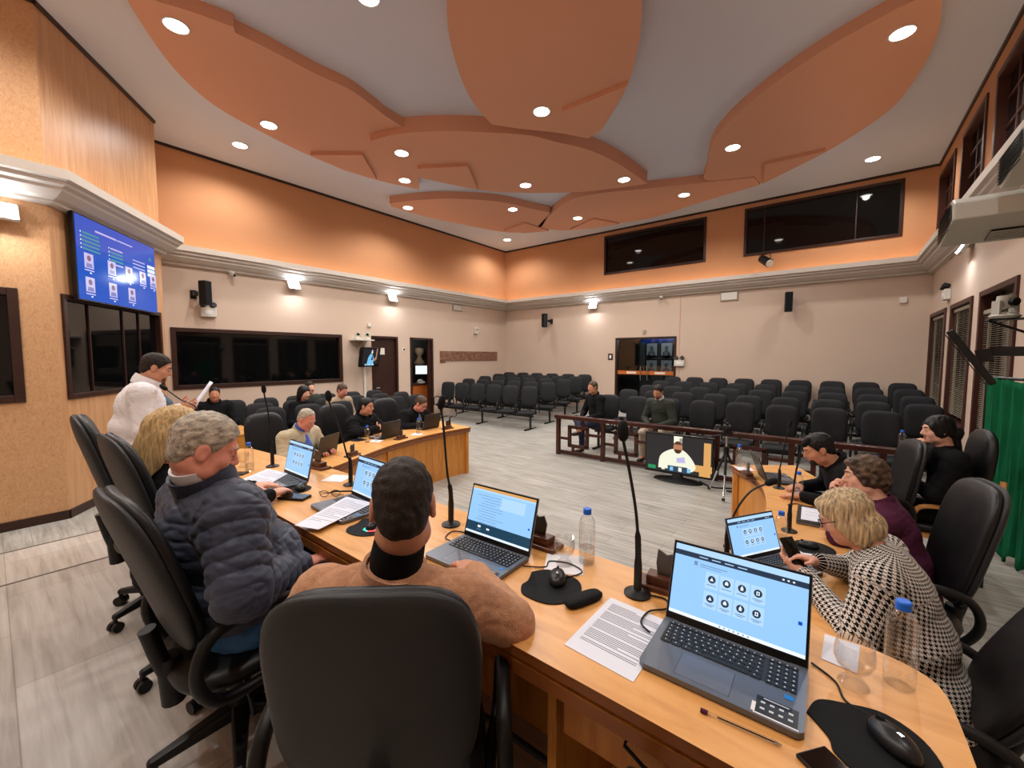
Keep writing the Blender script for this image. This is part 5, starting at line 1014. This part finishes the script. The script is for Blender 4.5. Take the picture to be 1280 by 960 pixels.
def person(label, loc, rz, J, look, vx=.012):
    """J: joints in the person's frame (x right, y forward, z up from the floor); look: colours"""
    root = thing('person', label, 'person', loc, rz)
    lean, hz = J.get('lean', .1), J.get('hz', .56); g = J.get('g', 1.); b = J.get('belly', 0.); sh = J.get('sh', .185); sc = J.get('hs', 1.); tall = J.get('tall', 1.)
    hip = V3(*J.get('hip', (0, 0, hz))); yw = J.get('twist', 0.); tilt = J.get('tilt', 0.)
    d1 = V3(tilt, math.sin(lean), math.cos(lean)); l2 = lean + J.get('bend', .15); d2 = V3(tilt, math.sin(l2), math.cos(l2))
    waist = hip + .2 * d1 * tall; chest = hip + .2 * d1 * tall + .19 * d2 * tall; nb = chest + .15 * d2 * tall
    l3 = l2 + J.get('neck', .2); hd = V3(*J['head']) if 'head' in J else nb + V3(tilt * .15, .19 * math.sin(l3), .19 * math.cos(l3)); HR = rotm(*J.get('look', (0, .2, 0)))
    ex = V3(math.cos(yw), math.sin(yw), 0); S = {1: nb - .045 * d2 + ex * sh, -1: nb - .045 * d2 - ex * sh}
    K = {1: V3(*J.get('kneeR', (.13, .46, .53))), -1: V3(*J.get('kneeL', (-.13, .46, .53)))}; A = {1: V3(*J.get('ankR', (.13, .42, .1))), -1: V3(*J.get('ankL', (-.13, .42, .1)))}
    HP = {1: hip + ex * .1, -1: hip - ex * .1}; EL = {}; WR_ = {}; HN = {}
    for s, nm in ((1, 'armR'), (-1, 'armL')):
        a = J[nm]; EL[s] = V3(*a[0]); WR_[s] = V3(*a[1]); HN[s] = a[2:]
    # the body: one continuous surface, hands and head included
    pr = [cap(hip, waist, .11 * g, .1 * g, .05), cap(waist, chest, .1 * g, .1, .05), cap(S[-1], S[1], .055, .055, .06), cap(chest, nb, .08, .06, .05), cap(nb - .03 * d2, hd - HR[:, 2] * .05 * sc - HR[:, 1] * .02, .06 * g ** .5, .053 * g ** .5, .03)]
    for s in (1, -1):
        pr += [cap(S[s], EL[s], .045, .038, .03), cap(EL[s], WR_[s], .037, .026, .02), cap(HP[s], K[s], .075, .05, .04), cap(K[s], A[s], .05, .035, .03), cap(A[s], A[s] + V3(0, .1, -.05), .032, .03, .03)]
        hv = HN[s]; pr += hand(WR_[s], hv[0], hv[1], s if len(hv) < 4 else hv[3], hv[2], J.get('hand', 1.), vx)
    pr += head_prims(hd, HR, sc, J.get('fat', 1.), vx)
    V, Q = surface(pr, vx); L = (V - hd) @ HR / sc; cen = L[Q].mean(1)
    mi = ((np.abs(cen[:, 0]) < .022) & (cen[:, 2] < -.055) & (cen[:, 2] > -.08) & (cen[:, 1] > .078)).astype(int)
    mesh_from(V, Q, 'body', [look['skin'], 'lip'], root, None, mi)
    # hair
    if look.get('hair'):
        V, Q = surface(hair_prims(look['hair'], hd, HR, sc), min(vx, .008)); amp = {'curly': .009, 'bob': .004, 'long': .004}.get(look['hair'], .0028)
        def dsp(v):
            q = (v - hd) @ HR; q2 = q * np.array([1, 1, .25]) if look['hair'] in ('bob', 'long', 'bun') else q; return amp * vnoise(q2, 90 if look['hair'] != 'curly' else 75)
        mesh_from(V, Q, 'hair', [look['haircol']], root, dsp)
    if look.get('brow', True) and vx < .011:
        m = MB()
        for x in (-1, 1): m.tube([tuple(hd + HR @ (V3(x * .014, .0935, .026) * sc)), tuple(hd + HR @ (V3(x * .03, .0895, .033) * sc)), tuple(hd + HR @ (V3(x * .047, .076, .028) * sc))], [.0035, .004, .0025], look['haircol'], 6)
        m.build('eyebrows', root, smooth=60)
        m = MB()
        for x in (-1, 1):
            c = hd + HR @ (V3(x * .031, .077, .0015) * sc); m.tube([tuple(c + HR @ V3(-.01, .007, -.001)), tuple(c + HR @ V3(0, .0112, -.003)), tuple(c + HR @ V3(.01, .007, -.001))], [.0012, .0022, .0012], 'eyed', 6)
        m.build('eyes', root, smooth=60)
    if look.get('beard'):
        g_ = lambda *a: hd + HR @ (V3(*a) * sc)
        V, Q = surface([ell(g_(0, .028, -.068), V3(.0575, .0645, .0535) * sc, HR, .02), ell(g_(0, .062, -.094), V3(.028, .0265, .023) * sc, HR, .02), cut(g_(0, .05, -.048), HR @ V3(0, .2, 1), .3), ell(g_(0, .1, -.066), V3(.02, .02, .01) * sc, HR, .004, 's'), cut(g_(0, -.01, -.05), HR @ V3(0, -1, 0), .3)], min(vx, .008)); mesh_from(V, Q, 'beard', [look['beard']], root, lambda v: .0015 * vnoise(v, 200))
    if look.get('specs'):
        m = MB()
        for x in (-1, 1):
            m.tube([tuple(hd + HR @ (V3(x * .033 + .024 * math.cos(a), .1, .004 + .019 * math.sin(a)) * sc)) for a in [2 * PI * k / 18 for k in range(18)]], .0022, 'plastic', 6, closed=True); m.tube([tuple(hd + HR @ (V3(x * .056, .098, .008) * sc)), tuple(hd + HR @ (V3(x * .08, .04, .01) * sc)), tuple(hd + HR @ (V3(x * .082, -.01, .006) * sc))], .002, 'plastic', 6)
        m.tube([tuple(hd + HR @ (V3(-.01, .102, .008) * sc)), tuple(hd + HR @ (V3(.01, .102, .008) * sc))], .002, 'plastic', 6); m.build('eyeglasses', root)
    # upper garment
    yv = np.cross(V3(0, 0, 1), ex) ; bulk = look.get('bulk', .012); kk = .045
    def frame(d): z = d / np.linalg.norm(d); x = ex - z * (ex @ z); x /= np.linalg.norm(x); return np.stack([x, np.cross(z, x), z], 1)
    R1, R2 = frame(d1), frame(d2); bl = bulk
    tp = [ell(hip + .03 * d1 - .0 * yv, (.18 * g + bl, .135 * g + bl, .13), R1, kk), ell(waist + yv * (.01 + b * .5), (.168 * g + bl, .128 * g + bl + b, .17), R1, kk), ell(chest - .01 * d2, (.172 * g ** .7 + bl, .118 * g ** .8 + bl + b * .3, .19), R2, kk), cap(S[-1] - ex * .0, S[1], .062 * g + bl, .062 * g + bl, .06), cap(chest + .06 * d2, nb - .012 * d2, .1, .066 + bl * .4, .05)]
    sl = look.get('sleeve', 1.)
    for s in (1, -1):
        w = WR_[s] + (EL[s] - WR_[s]) / max(np.linalg.norm(EL[s] - WR_[s]), .01) * .012
        tp += [cap(S[s], EL[s], (.056 * g + bl) * sl, (.046 * g + bl) * sl, .035), cap(EL[s], w, (.046 * g + bl) * sl, (.032 + bl * .7) * sl, .02)]
    hem = look.get('hem', -.04); tp.append(cut(hip + hem * d1, -d1 if not look.get('coat') else (0, 0, -1), .32 if not look.get('coat') else .3, .01)) if not look.get('coat') else None
    if look.get('coat'):
        for s in (1, -1): tp.append(cap(hip + ex * s * .06, hip + ex * s * .12 + yv * look['coat'][0] + V3(0, 0, look['coat'][1]), .13 * g, .1 * g, .05))
    V, Q = surface(tp, vx); st = look.get('style', 'plain'); bones = [(hip, waist), (waist, chest), (chest, nb)] + [(S[s], EL[s]) for s in (1, -1)] + [(EL[s], WR_[s]) for s in (1, -1)]
    D = []; T_ = []
    for p, q in bones:
        dd = q - p; t = np.clip(((V - p) @ dd) / (dd @ dd), 0, 1); D.append(np.linalg.norm(V - p - t[:, None] * dd, axis=1) - (.1 if len(D) < 3 else 0.)); T_.append(t * np.linalg.norm(dd))
    nb_ = np.argmin(D, 0); tt = np.choose(nb_, T_) + np.choose(nb_, [0, .2, .39, 0, 0, np.linalg.norm(S[1] - EL[1]), np.linalg.norm(S[-1] - EL[-1])])
    def dsp(v):
        w = .0075 * (np.abs(vnoise(v * np.array([1, 1, 1.4]), 17, 3.1)) ** .5 - .5) + .002 * vnoise(v * np.array([1, 1, 1.8]), 60, 1.7)
        if st == 'puffer':
            per = np.where(nb_ < 3, .062, .055); ph = np.abs(np.sin(PI * (tt + .008 * vnoise(v, 22)) / per)); w = w * 1.2 + .011 * (ph ** .45 - .6)
        return w * look.get('wr', 1.)
    uv = None
    if st == 'hound':
        uv = np.zeros((len(V), 2))
        for i, (p, q) in reversed(list(enumerate(bones))):
            m = nb_ == i; dd = (q - p) / np.linalg.norm(q - p); r0 = np.cross(dd, V3(.3, -.9, .2)); r0 /= np.linalg.norm(r0); r1 = np.cross(dd, r0); P_ = V[m] - p; rad = .15 if i < 3 else .05
            m = m if i > 2 else m | ((nb_ > 2) & (nb_ < 5) & (tt < .02) & (i == 2)); P_ = V[m] - p; rad = .18 if i < 3 else .05
            if i < 3: uv[m, 0] = np.arctan2(P_ @ ex, -(P_ @ yv)) * rad; uv[m, 1] = V[m] @ d1 - .8 * np.hypot(P_ @ ex, P_ @ yv)
            else: uv[m, 0] = np.arctan2(P_ @ r1, P_ @ r0) * rad; uv[m, 1] = tt[m]
    mesh_from(V, Q, look.get('topname', 'jacket'), [look['top']], root, dsp, None, uv)
    # collar, shirt front
    nk = hd - HR[:, 2] * .05 * sc - HR[:, 1] * .02; nd = (nk - nb); nl = np.linalg.norm(nd); nd /= nl
    def ring(c, axis, r, th, hgt, m, name, openf=0.):
        z = axis / np.linalg.norm(axis); x = ex - z * (ex @ z); x /= np.linalg.norm(x); y = np.cross(z, x); q = MB(); n = 28; vs = []; fs = []
        rng = [openf + (2 * PI - 2 * openf) * i / (n - 1) + PI / 2 for i in range(n)]
        for a in rng:
            for rr, hh in ((r, -hgt * .5), (r + th * .6, 0), (r + th * .2, hgt * .5), (r - th, hgt * .45), (r - th, -hgt * .5)): vs.append(tuple(c + (x * math.cos(a) + y * math.sin(a)) * rr + z * hh))
        for i in range(n - 1):
            for j in range(5): fs.append((i * 5 + j, (i + 1) * 5 + j, (i + 1) * 5 + (j + 1) % 5, i * 5 + (j + 1) % 5))
        fs += [(0, 1, 2, 3, 4), tuple((n - 1) * 5 + j for j in (4, 3, 2, 1, 0))]
        return q.add(vs, fs, m).build(name, root, smooth=50)
    for c in look.get('collars', ()): ring(nb + nd * c[0], nd + yv * c[5] if len(c) > 5 else nd, .068 * g ** .5 + c[1], .008, c[2], c[3], c[4], c[6] if len(c) > 6 else .0)
    if look.get('shirt'):
        q = []; p0 = nb + nd * .015 + yv * .05; p1 = waist + yv * (.1 * g + b * .9 + bulk + .02) + d1 * .03
        pm = chest + yv * (.118 * g ** .8 + b * .3 + bulk - .002)
        V, Q = surface([cap(p0, pm, .022, .04, .02), cap(pm, p1, .04, .03, .02)], max(vx, .007) if vx > .008 else .007); mesh_from(V, Q, 'shirt', [look['shirt']], root)
    # trousers and shoes
    tr = [ell(hip - .01 * d1, (.172 * g, .13 * g, .12), R1, .05)]
    for s in (1, -1):
        fl = A[s] + (K[s] - A[s]) * .08
        tr += [cap(HP[s], K[s], .09 * g, .066 * g ** .5, .04), cap(K[s], fl, .066 * g ** .5, .055, .03)]
    tr.append(cut(hip + (.09 if not look.get('coat') else .02) * d1, d1, .3, .01)); V, Q = surface(tr, max(vx, .007)); mesh_from(V, Q, 'trousers', [look.get('legs', 'blackcloth')], root, lambda v: .004 * vnoise(v, 30) + .003 * vnoise(v, 70))
    for s in (1, -1):
        a = A[s] - V3(0, 0, .045); V, Q = surface([ell(a + V3(0, .02, .0), (.042, .075, .042), None, .02), ell(a + V3(0, .1, -.015), (.045, .085, .035), None, .03), cut(a - V3(0, 0, .05), (0, 0, -1), .3)], max(vx, .009)); mesh_from(V, Q, 'shoe', [look.get('shoes', 'shoe')], root)
    return root
DN = (0, 0, -1)
# --- the head desk -------------------------------------------------------------
person('heavy grey haired man in a navy puffer jacket looking down in profile', (-1.93, .6, .32), .05,
    dict(hz=.5, lean=-.26, bend=.18, g=1.34, belly=.055, sh=.2, hs=1.04, fat=1.16, neck=.35, head=(.04, -.1, 1.222), look=(-.28, .42, .05), armR=((.35, -.12, .76), (.17, .17, .68), (-.25, 1, -.12), (0, -.2, -1), .3), armL=((-.34, -.1, .8), (-.16, .26, .68), (.15, 1, -.12), (0, -.2, -1), .3), kneeR=(.18, .52, .56), kneeL=(-.2, .5, .56), ankR=(.18, .47, .1), ankL=(-.2, .47, .1)),
    dict(skin='skinA', hair='short', haircol='hair_grey', top='navy', style='puffer', bulk=.03, collars=[(.065, .024, .11, 'navy', 'jacket_collar', .0, .35), (.125, .006, .05, 'shirtw', 'shirt_collar', 0, .25)], legs='denim', hem=.07), .0052)
person('dark haired man in a tan sweater seen from behind at the head desk', (-.95, .64, .32), .6,
    dict(hz=.49, lean=.08, bend=.1, g=1.06, sh=.205, hs=1.08, tall=.8, neck=.1, look=(.3, .3, .0), hs2=1, head=(.03, .08, 1.14), armR=((.34, .13, .77), (.19, .38, .785), (-.6, .8, -.05), (0, -.1, -1), .5), armL=((-.32, .1, .76), (-.1, .34, .79), (.8, .6, -.05), (0, -.1, -1), .5), kneeR=(.14, .42, .5), kneeL=(-.14, .42, .5)),
    dict(skin='skinB', hair='crop', haircol='hair_dark', top='tan', bulk=.016, topname='sweater', sleeve=1.03, wr=.9, collars=[(.085, .0, .1, 'blackcloth', 'turtleneck'), (.045, .02, .035, 'tan', 'sweater_neckband')], legs='darknavy', hem=-.02), .0055)
person('blonde woman almost hidden behind the man in the puffer jacket', (-2.58, .5, .32), .0,
    dict(hz=.5, lean=.02, bend=.08, g=.92, sh=.17, look=(-.15, .35, 0), neck=.1, tall=.94, armR=((.26, .2, .8), (.12, .44, .8), (-.5, 1, 0), DN, .4), armL=((-.26, .2, .8), (-.12, .44, .8), (.5, 1, 0), DN, .4)),
    dict(skin='skinC', hair='long', haircol='hair_blond', top='blackcloth', bulk=.01), .009)
person('standing man in a white jacket reading a sheet of paper aloud', (-4.7, .76, .16), -.2,
    dict(hz=.93, lean=.04, bend=.12, g=1.2, belly=.05, sh=.2, look=(-.1, .35, 0), neck=.35, fat=1.1, tall=1.0, kneeR=(.12, .03, .5), kneeL=(-.12, .02, .5), ankR=(.12, 0, .1), ankL=(-.12, 0, .1), armR=((.3, .06, 1.12), (.12, .3, 1.26), (-.2, 1, .35), (-.9, .1, .3), .5), armL=((-.3, .06, 1.12), (-.1, .3, 1.26), (.2, 1, .35), (.9, .1, .3), .5)),
    dict(skin='skinB', hair='short', haircol='hair_dark', top='whitejk', bulk=.02, shirt='greyshirt', collars=[(.05, .025, .08, 'whitejk', 'jacket_collar', .1, .5)], legs='darknavy', hem=-.08, wr=.8, beard='stubble'), .009)
# --- the right wing ------------------------------------------------------------
person('woman in a houndstooth coat with an ash blonde bob typing on a phone', (.34, 2.42, 0), PI / 2 - .12,
    dict(hz=.48, lean=.18, bend=.2, g=1.14, sh=.19, look=(.1, .5, 0), neck=.3, hs=1.0, armR=((.24, .26, .8), (.04, .38, .87), (-.45, .8, .2), (-.5, .3, -.8), .6), armL=((-.3, .2, .74), (-.06, .42, .83), (.55, .75, .3), (.3, -.2, 1), .7), kneeR=(.14, .46, .52), kneeL=(-.14, .46, .52)),
    dict(skin='skinC', hair='bob', haircol='hair_ash', top='hound', style='hound', topname='houndstooth_coat', bulk=.014, coat=(-.06, -.1), specs=True, wr=.8), .0075)
person('woman in a plum blazer with short brown curls resting her chin on her hand', (.38, 3.34, 0), PI / 2 - .1,
    dict(hz=.45, lean=.16, bend=.16, g=1.12, sh=.185, look=(.25, .12, .1), neck=.1, armR=((.26, .24, .78), (.1, .36, .96), (-.4, .2, 1), (-.3, -1, 0), 1.2), armL=((-.22, .3, .8), (.06, .34, .96), (.3, -.05, 1), (.1, -1, .1), 1.2)),
    dict(skin='skinC', hair='curly', haircol='hair_brown', top='purple', bulk=.014, collars=[(.03, .015, .05, 'purple', 'blazer_collar', .1, .5)]), .009)
person('bearded man in a black suit leaning forward over the right desk', (.28, 4.2, 0), PI / 2 + .25,
    dict(hz=.54, lean=.34, bend=.2, g=1.25, sh=.21, look=(.1, .4, 0), neck=.3, armR=((.32, .22, .78), (.16, .44, .79), (-.5, 1, -.05), (0, 0, -1), .4), armL=((-.32, .26, .78), (-.16, .5, .79), (.3, 1, -.1), (0, 0, -1), .3)),
    dict(skin='skinB', hair='short', haircol='hair_black', top='blackcloth', bulk=.018, beard='hair_dark', collars=[(.04, .02, .06, 'blackcloth', 'suit_collar', .1, .5)]), .009)
person('woman in black with a dark ponytail holding her hand to her mouth', (.84, 5.12, 0), PI / 2 + .15,
    dict(hz=.54, lean=.05, bend=.1, g=1.05, sh=.18, look=(.1, .12, 0), neck=.2, armR=((.24, .26, .8), (.07, .26, 1.03), (-.35, -.1, 1), (0, -1, 0), .9), armL=((-.26, .2, .74), (.12, .3, .78), (.9, .2, .2), DN, .4), kneeR=(.05, .48, .58), kneeL=(-.1, .5, .54)),
    dict(skin='skinC', hair='bun', haircol='hair_black', top='blackcloth', bulk=.016), .009)
# --- the left wing -------------------------------------------------------------
person('man in a beige blazer and blue shirt typing on a dark laptop', (-5.1, 2.2, 0), -PI / 2 + .35,
    dict(hz=.48, lean=.16, bend=.16, g=1.18, belly=.04, sh=.2, look=(.05, .5, 0), neck=.3, armR=((.3, .2, .76), (.1, .45, .8), (-.3, 1, 0), DN, .5), armL=((-.3, .2, .76), (-.1, .45, .8), (.3, 1, 0), DN, .5)),
    dict(skin='skinA', hair='thin', haircol='hair_grey', top='beigejk', bulk=.018, shirt='blueshirt', collars=[(.04, .018, .06, 'beigejk', 'blazer_collar', .1, .6), (.075, .002, .05, 'blueshirt', 'shirt_collar', .1, .3)], legs='darknavy'), .009)
person('dark haired man in a black padded jacket with crossed arms', (-5.6, 3.33, 0), -PI / 2 + .35,
    dict(hz=.47, lean=.19, bend=.12, g=1.15, sh=.2, look=(.15, .1, 0), neck=.1, armR=((.3, .24, .82), (-.06, .34, .83), (-1, -.1, .1), (0, -1, -.2), .4), armL=((-.3, .24, .8), (.08, .32, .79), (1, -.05, .15), (0, -1, 0), .5)),
    dict(skin='skinB', hair='short', haircol='hair_black', top='blackcloth', style='puffer', bulk=.026, collars=[(.05, .035, .08, 'blackcloth', 'hood_collar', .1, .5)]), .01)
person('man with glasses in a black coat writing at the far end of the left desk', (-5.68, 4.28, 0), -PI / 2 + .2,
    dict(hz=.5, lean=.34, bend=.2, g=1.2, sh=.21, look=(.05, .55, 0), neck=.2, armR=((.34, .26, .76), (.14, .5, .8), (-.2, 1, 0), (-.4, 0, -1), .8), armL=((-.34, .26, .76), (-.16, .48, .8), (.4, 1, 0), DN, .4)),
    dict(skin='skinA', hair='short', haircol='hair_brown', top='blackcloth', bulk=.024, shirt='greyshirt', specs=True, collars=[(.04, .022, .07, 'blackcloth', 'coat_collar', .1, .6)]), .01)
# --- the public ----------------------------------------------------------------
lap = dict(armR=((.28, .14, .74), (.08, .34, .66), (-.6, .8, 0), DN, .5), armL=((-.28, .14, .74), (-.08, .34, .66), (.6, .8, 0), DN, .5))
person('man in a black hooded top half hidden behind a seat by the left wall', (-8.5, 2.38, 0), -PI / 2, dict(lap, hz=.54, lean=.02, g=1.15, sh=.2, look=(-.3, .05, 0)), dict(skin='skinB', hair='crop', haircol='hair_black', top='blackcloth', bulk=.024, collars=[(.04, .03, .07, 'blackcloth', 'hood_collar', .1, .5)]), .014)
person('long dark haired woman in dark clothes among the side seats', (-7.6, 3.45, 0), -PI / 2 + .2, dict(lap, hz=.54, lean=.04, g=.95, sh=.17, look=(0, .2, 0)), dict(skin='skinC', hair='long', haircol='hair_black', top='blackcloth', bulk=.014), .014)
person('man in a dark green jumper in the seats nearest the left wall', (-8.4, 3.95, 0), -PI / 2 + .1, dict(lap, hz=.56, lean=.02, g=1.05, look=(0, .05, 0)), dict(skin='skinC', hair='short', haircol='hair_dark', top='green', bulk=.014), .014)
person('fair haired man in a khaki jacket behind the man with crossed arms', (-7.5, 4.08, 0), -PI / 2 + .15, dict(lap, hz=.56, lean=.12, g=1.08, look=(.1, .35, 0)), dict(skin='skinA', hair='short', haircol='hair_brown', top='khaki', bulk=.018), .014)
person('man in a black jacket with crossed legs at the left end of the front row', (-3.78, 7.62, 0), PI - .5, dict(lap, hz=.56, lean=.02, g=1.08, look=(.1, .05, 0), kneeR=(.0, .5, .66), kneeL=(-.12, .46, .54), ankR=(-.3, .62, .48), ankL=(-.12, .44, .1)), dict(skin='skinB', hair='short', haircol='hair_brown', top='blackcloth', bulk=.018, legs='darknavy', collars=[(.04, .02, .06, 'blackcloth', 'jacket_collar', .1, .6)]), .011)
person('bearded man in a dark green jacket and beige trousers in the front row', (-2.47, 7.62, 0), PI - .2, dict(lap, hz=.56, lean=.1, g=1.08, look=(.15, .4, 0)), dict(skin='skinB', hair='short', haircol='hair_dark', top='green', bulk=.018, legs='beigetrou', beard='stubble', collars=[(.06, .004, .05, 'shirtw', 'shirt_collar', .1, .3)]), .011)
# things held in the hand
t = thing('mobile_phone', 'black phone held up in the hands of the houndstooth woman', 'phone', (-.13, 2.46, .9), .9); X = TR(rx=.9); MB().box((0, 0, 0), (.078, .165, .009), 'plastic', X).build('phone_body', t, bevel=.003); MB().box((0, 0, .005), (.07, .152, .001), 'black_glass', X).build('screen', t)
def held(label, loc, rz, rx, w=.21, h=.297, parts=1):
    t = thing('paper_sheet', label, 'paper', loc, rz, 'printed sheets on the desks'); g = MB(); n = 6; vs = []
    for j in range(n + 1):
        for i in range(n + 1): u, v = i / n - .5, j / n - .5; vs.append((u * w, v * h, .03 * (1 - 4 * u * u) * .6))
    g.add([tuple(TR(rx=rx) @ Vector(v)) for v in vs], [(j * (n + 1) + i, j * (n + 1) + i + 1, (j + 1) * (n + 1) + i + 1, (j + 1) * (n + 1) + i) for j in range(n) for i in range(n)], 'paper'); o = g.build('sheet', t, smooth=True); o.modifiers.new('thick', 'SOLIDIFY').thickness = .001; return t
HX = Matrix.Translation((-4.7, .76, .16)) @ Matrix.Rotation(-.2, 4, 'Z')
held('sheet of paper held up by the standing man in white', tuple(HX @ Vector((.01, .46, 1.37))), -.2, 1.0)
# ================================================================= LIGHT AND CAMERA
w = bpy.data.worlds.new('night'); scn.world = w; w.use_nodes = True; w.node_tree.nodes['Background'].inputs[0].default_value = (.01, .012, .016, 1); w.node_tree.nodes['Background'].inputs[1].default_value = .3
cam = bpy.data.cameras.new('camera'); co = bpy.data.objects.new('camera', cam); COL.objects.link(co)
cam.sensor_fit = 'HORIZONTAL'; cam.sensor_width = 36; cam.lens = 36 * F_PX / 1280; cam.clip_start = .02
co.location = (0, 0, H); co.rotation_euler = (PI / 2 - PITCH, 0, HEAD); scn.camera = co
vs_ = scn.view_settings; vs_.view_transform = 'Standard'; vs_.look = 'None'; vs_.gamma = 1; vs_.use_curve_mapping = False; vs_.exposure = EXPO
scn.cycles.max_bounces = 8; scn.cycles.diffuse_bounces = 4; scn.cycles.glossy_bounces = 3; scn.cycles.transmission_bounces = 8; scn.cycles.caustics_reflective = False; scn.cycles.caustics_refractive = False; scn.cycles.sample_clamp_indirect = 6
scn.cycles.use_denoising = True
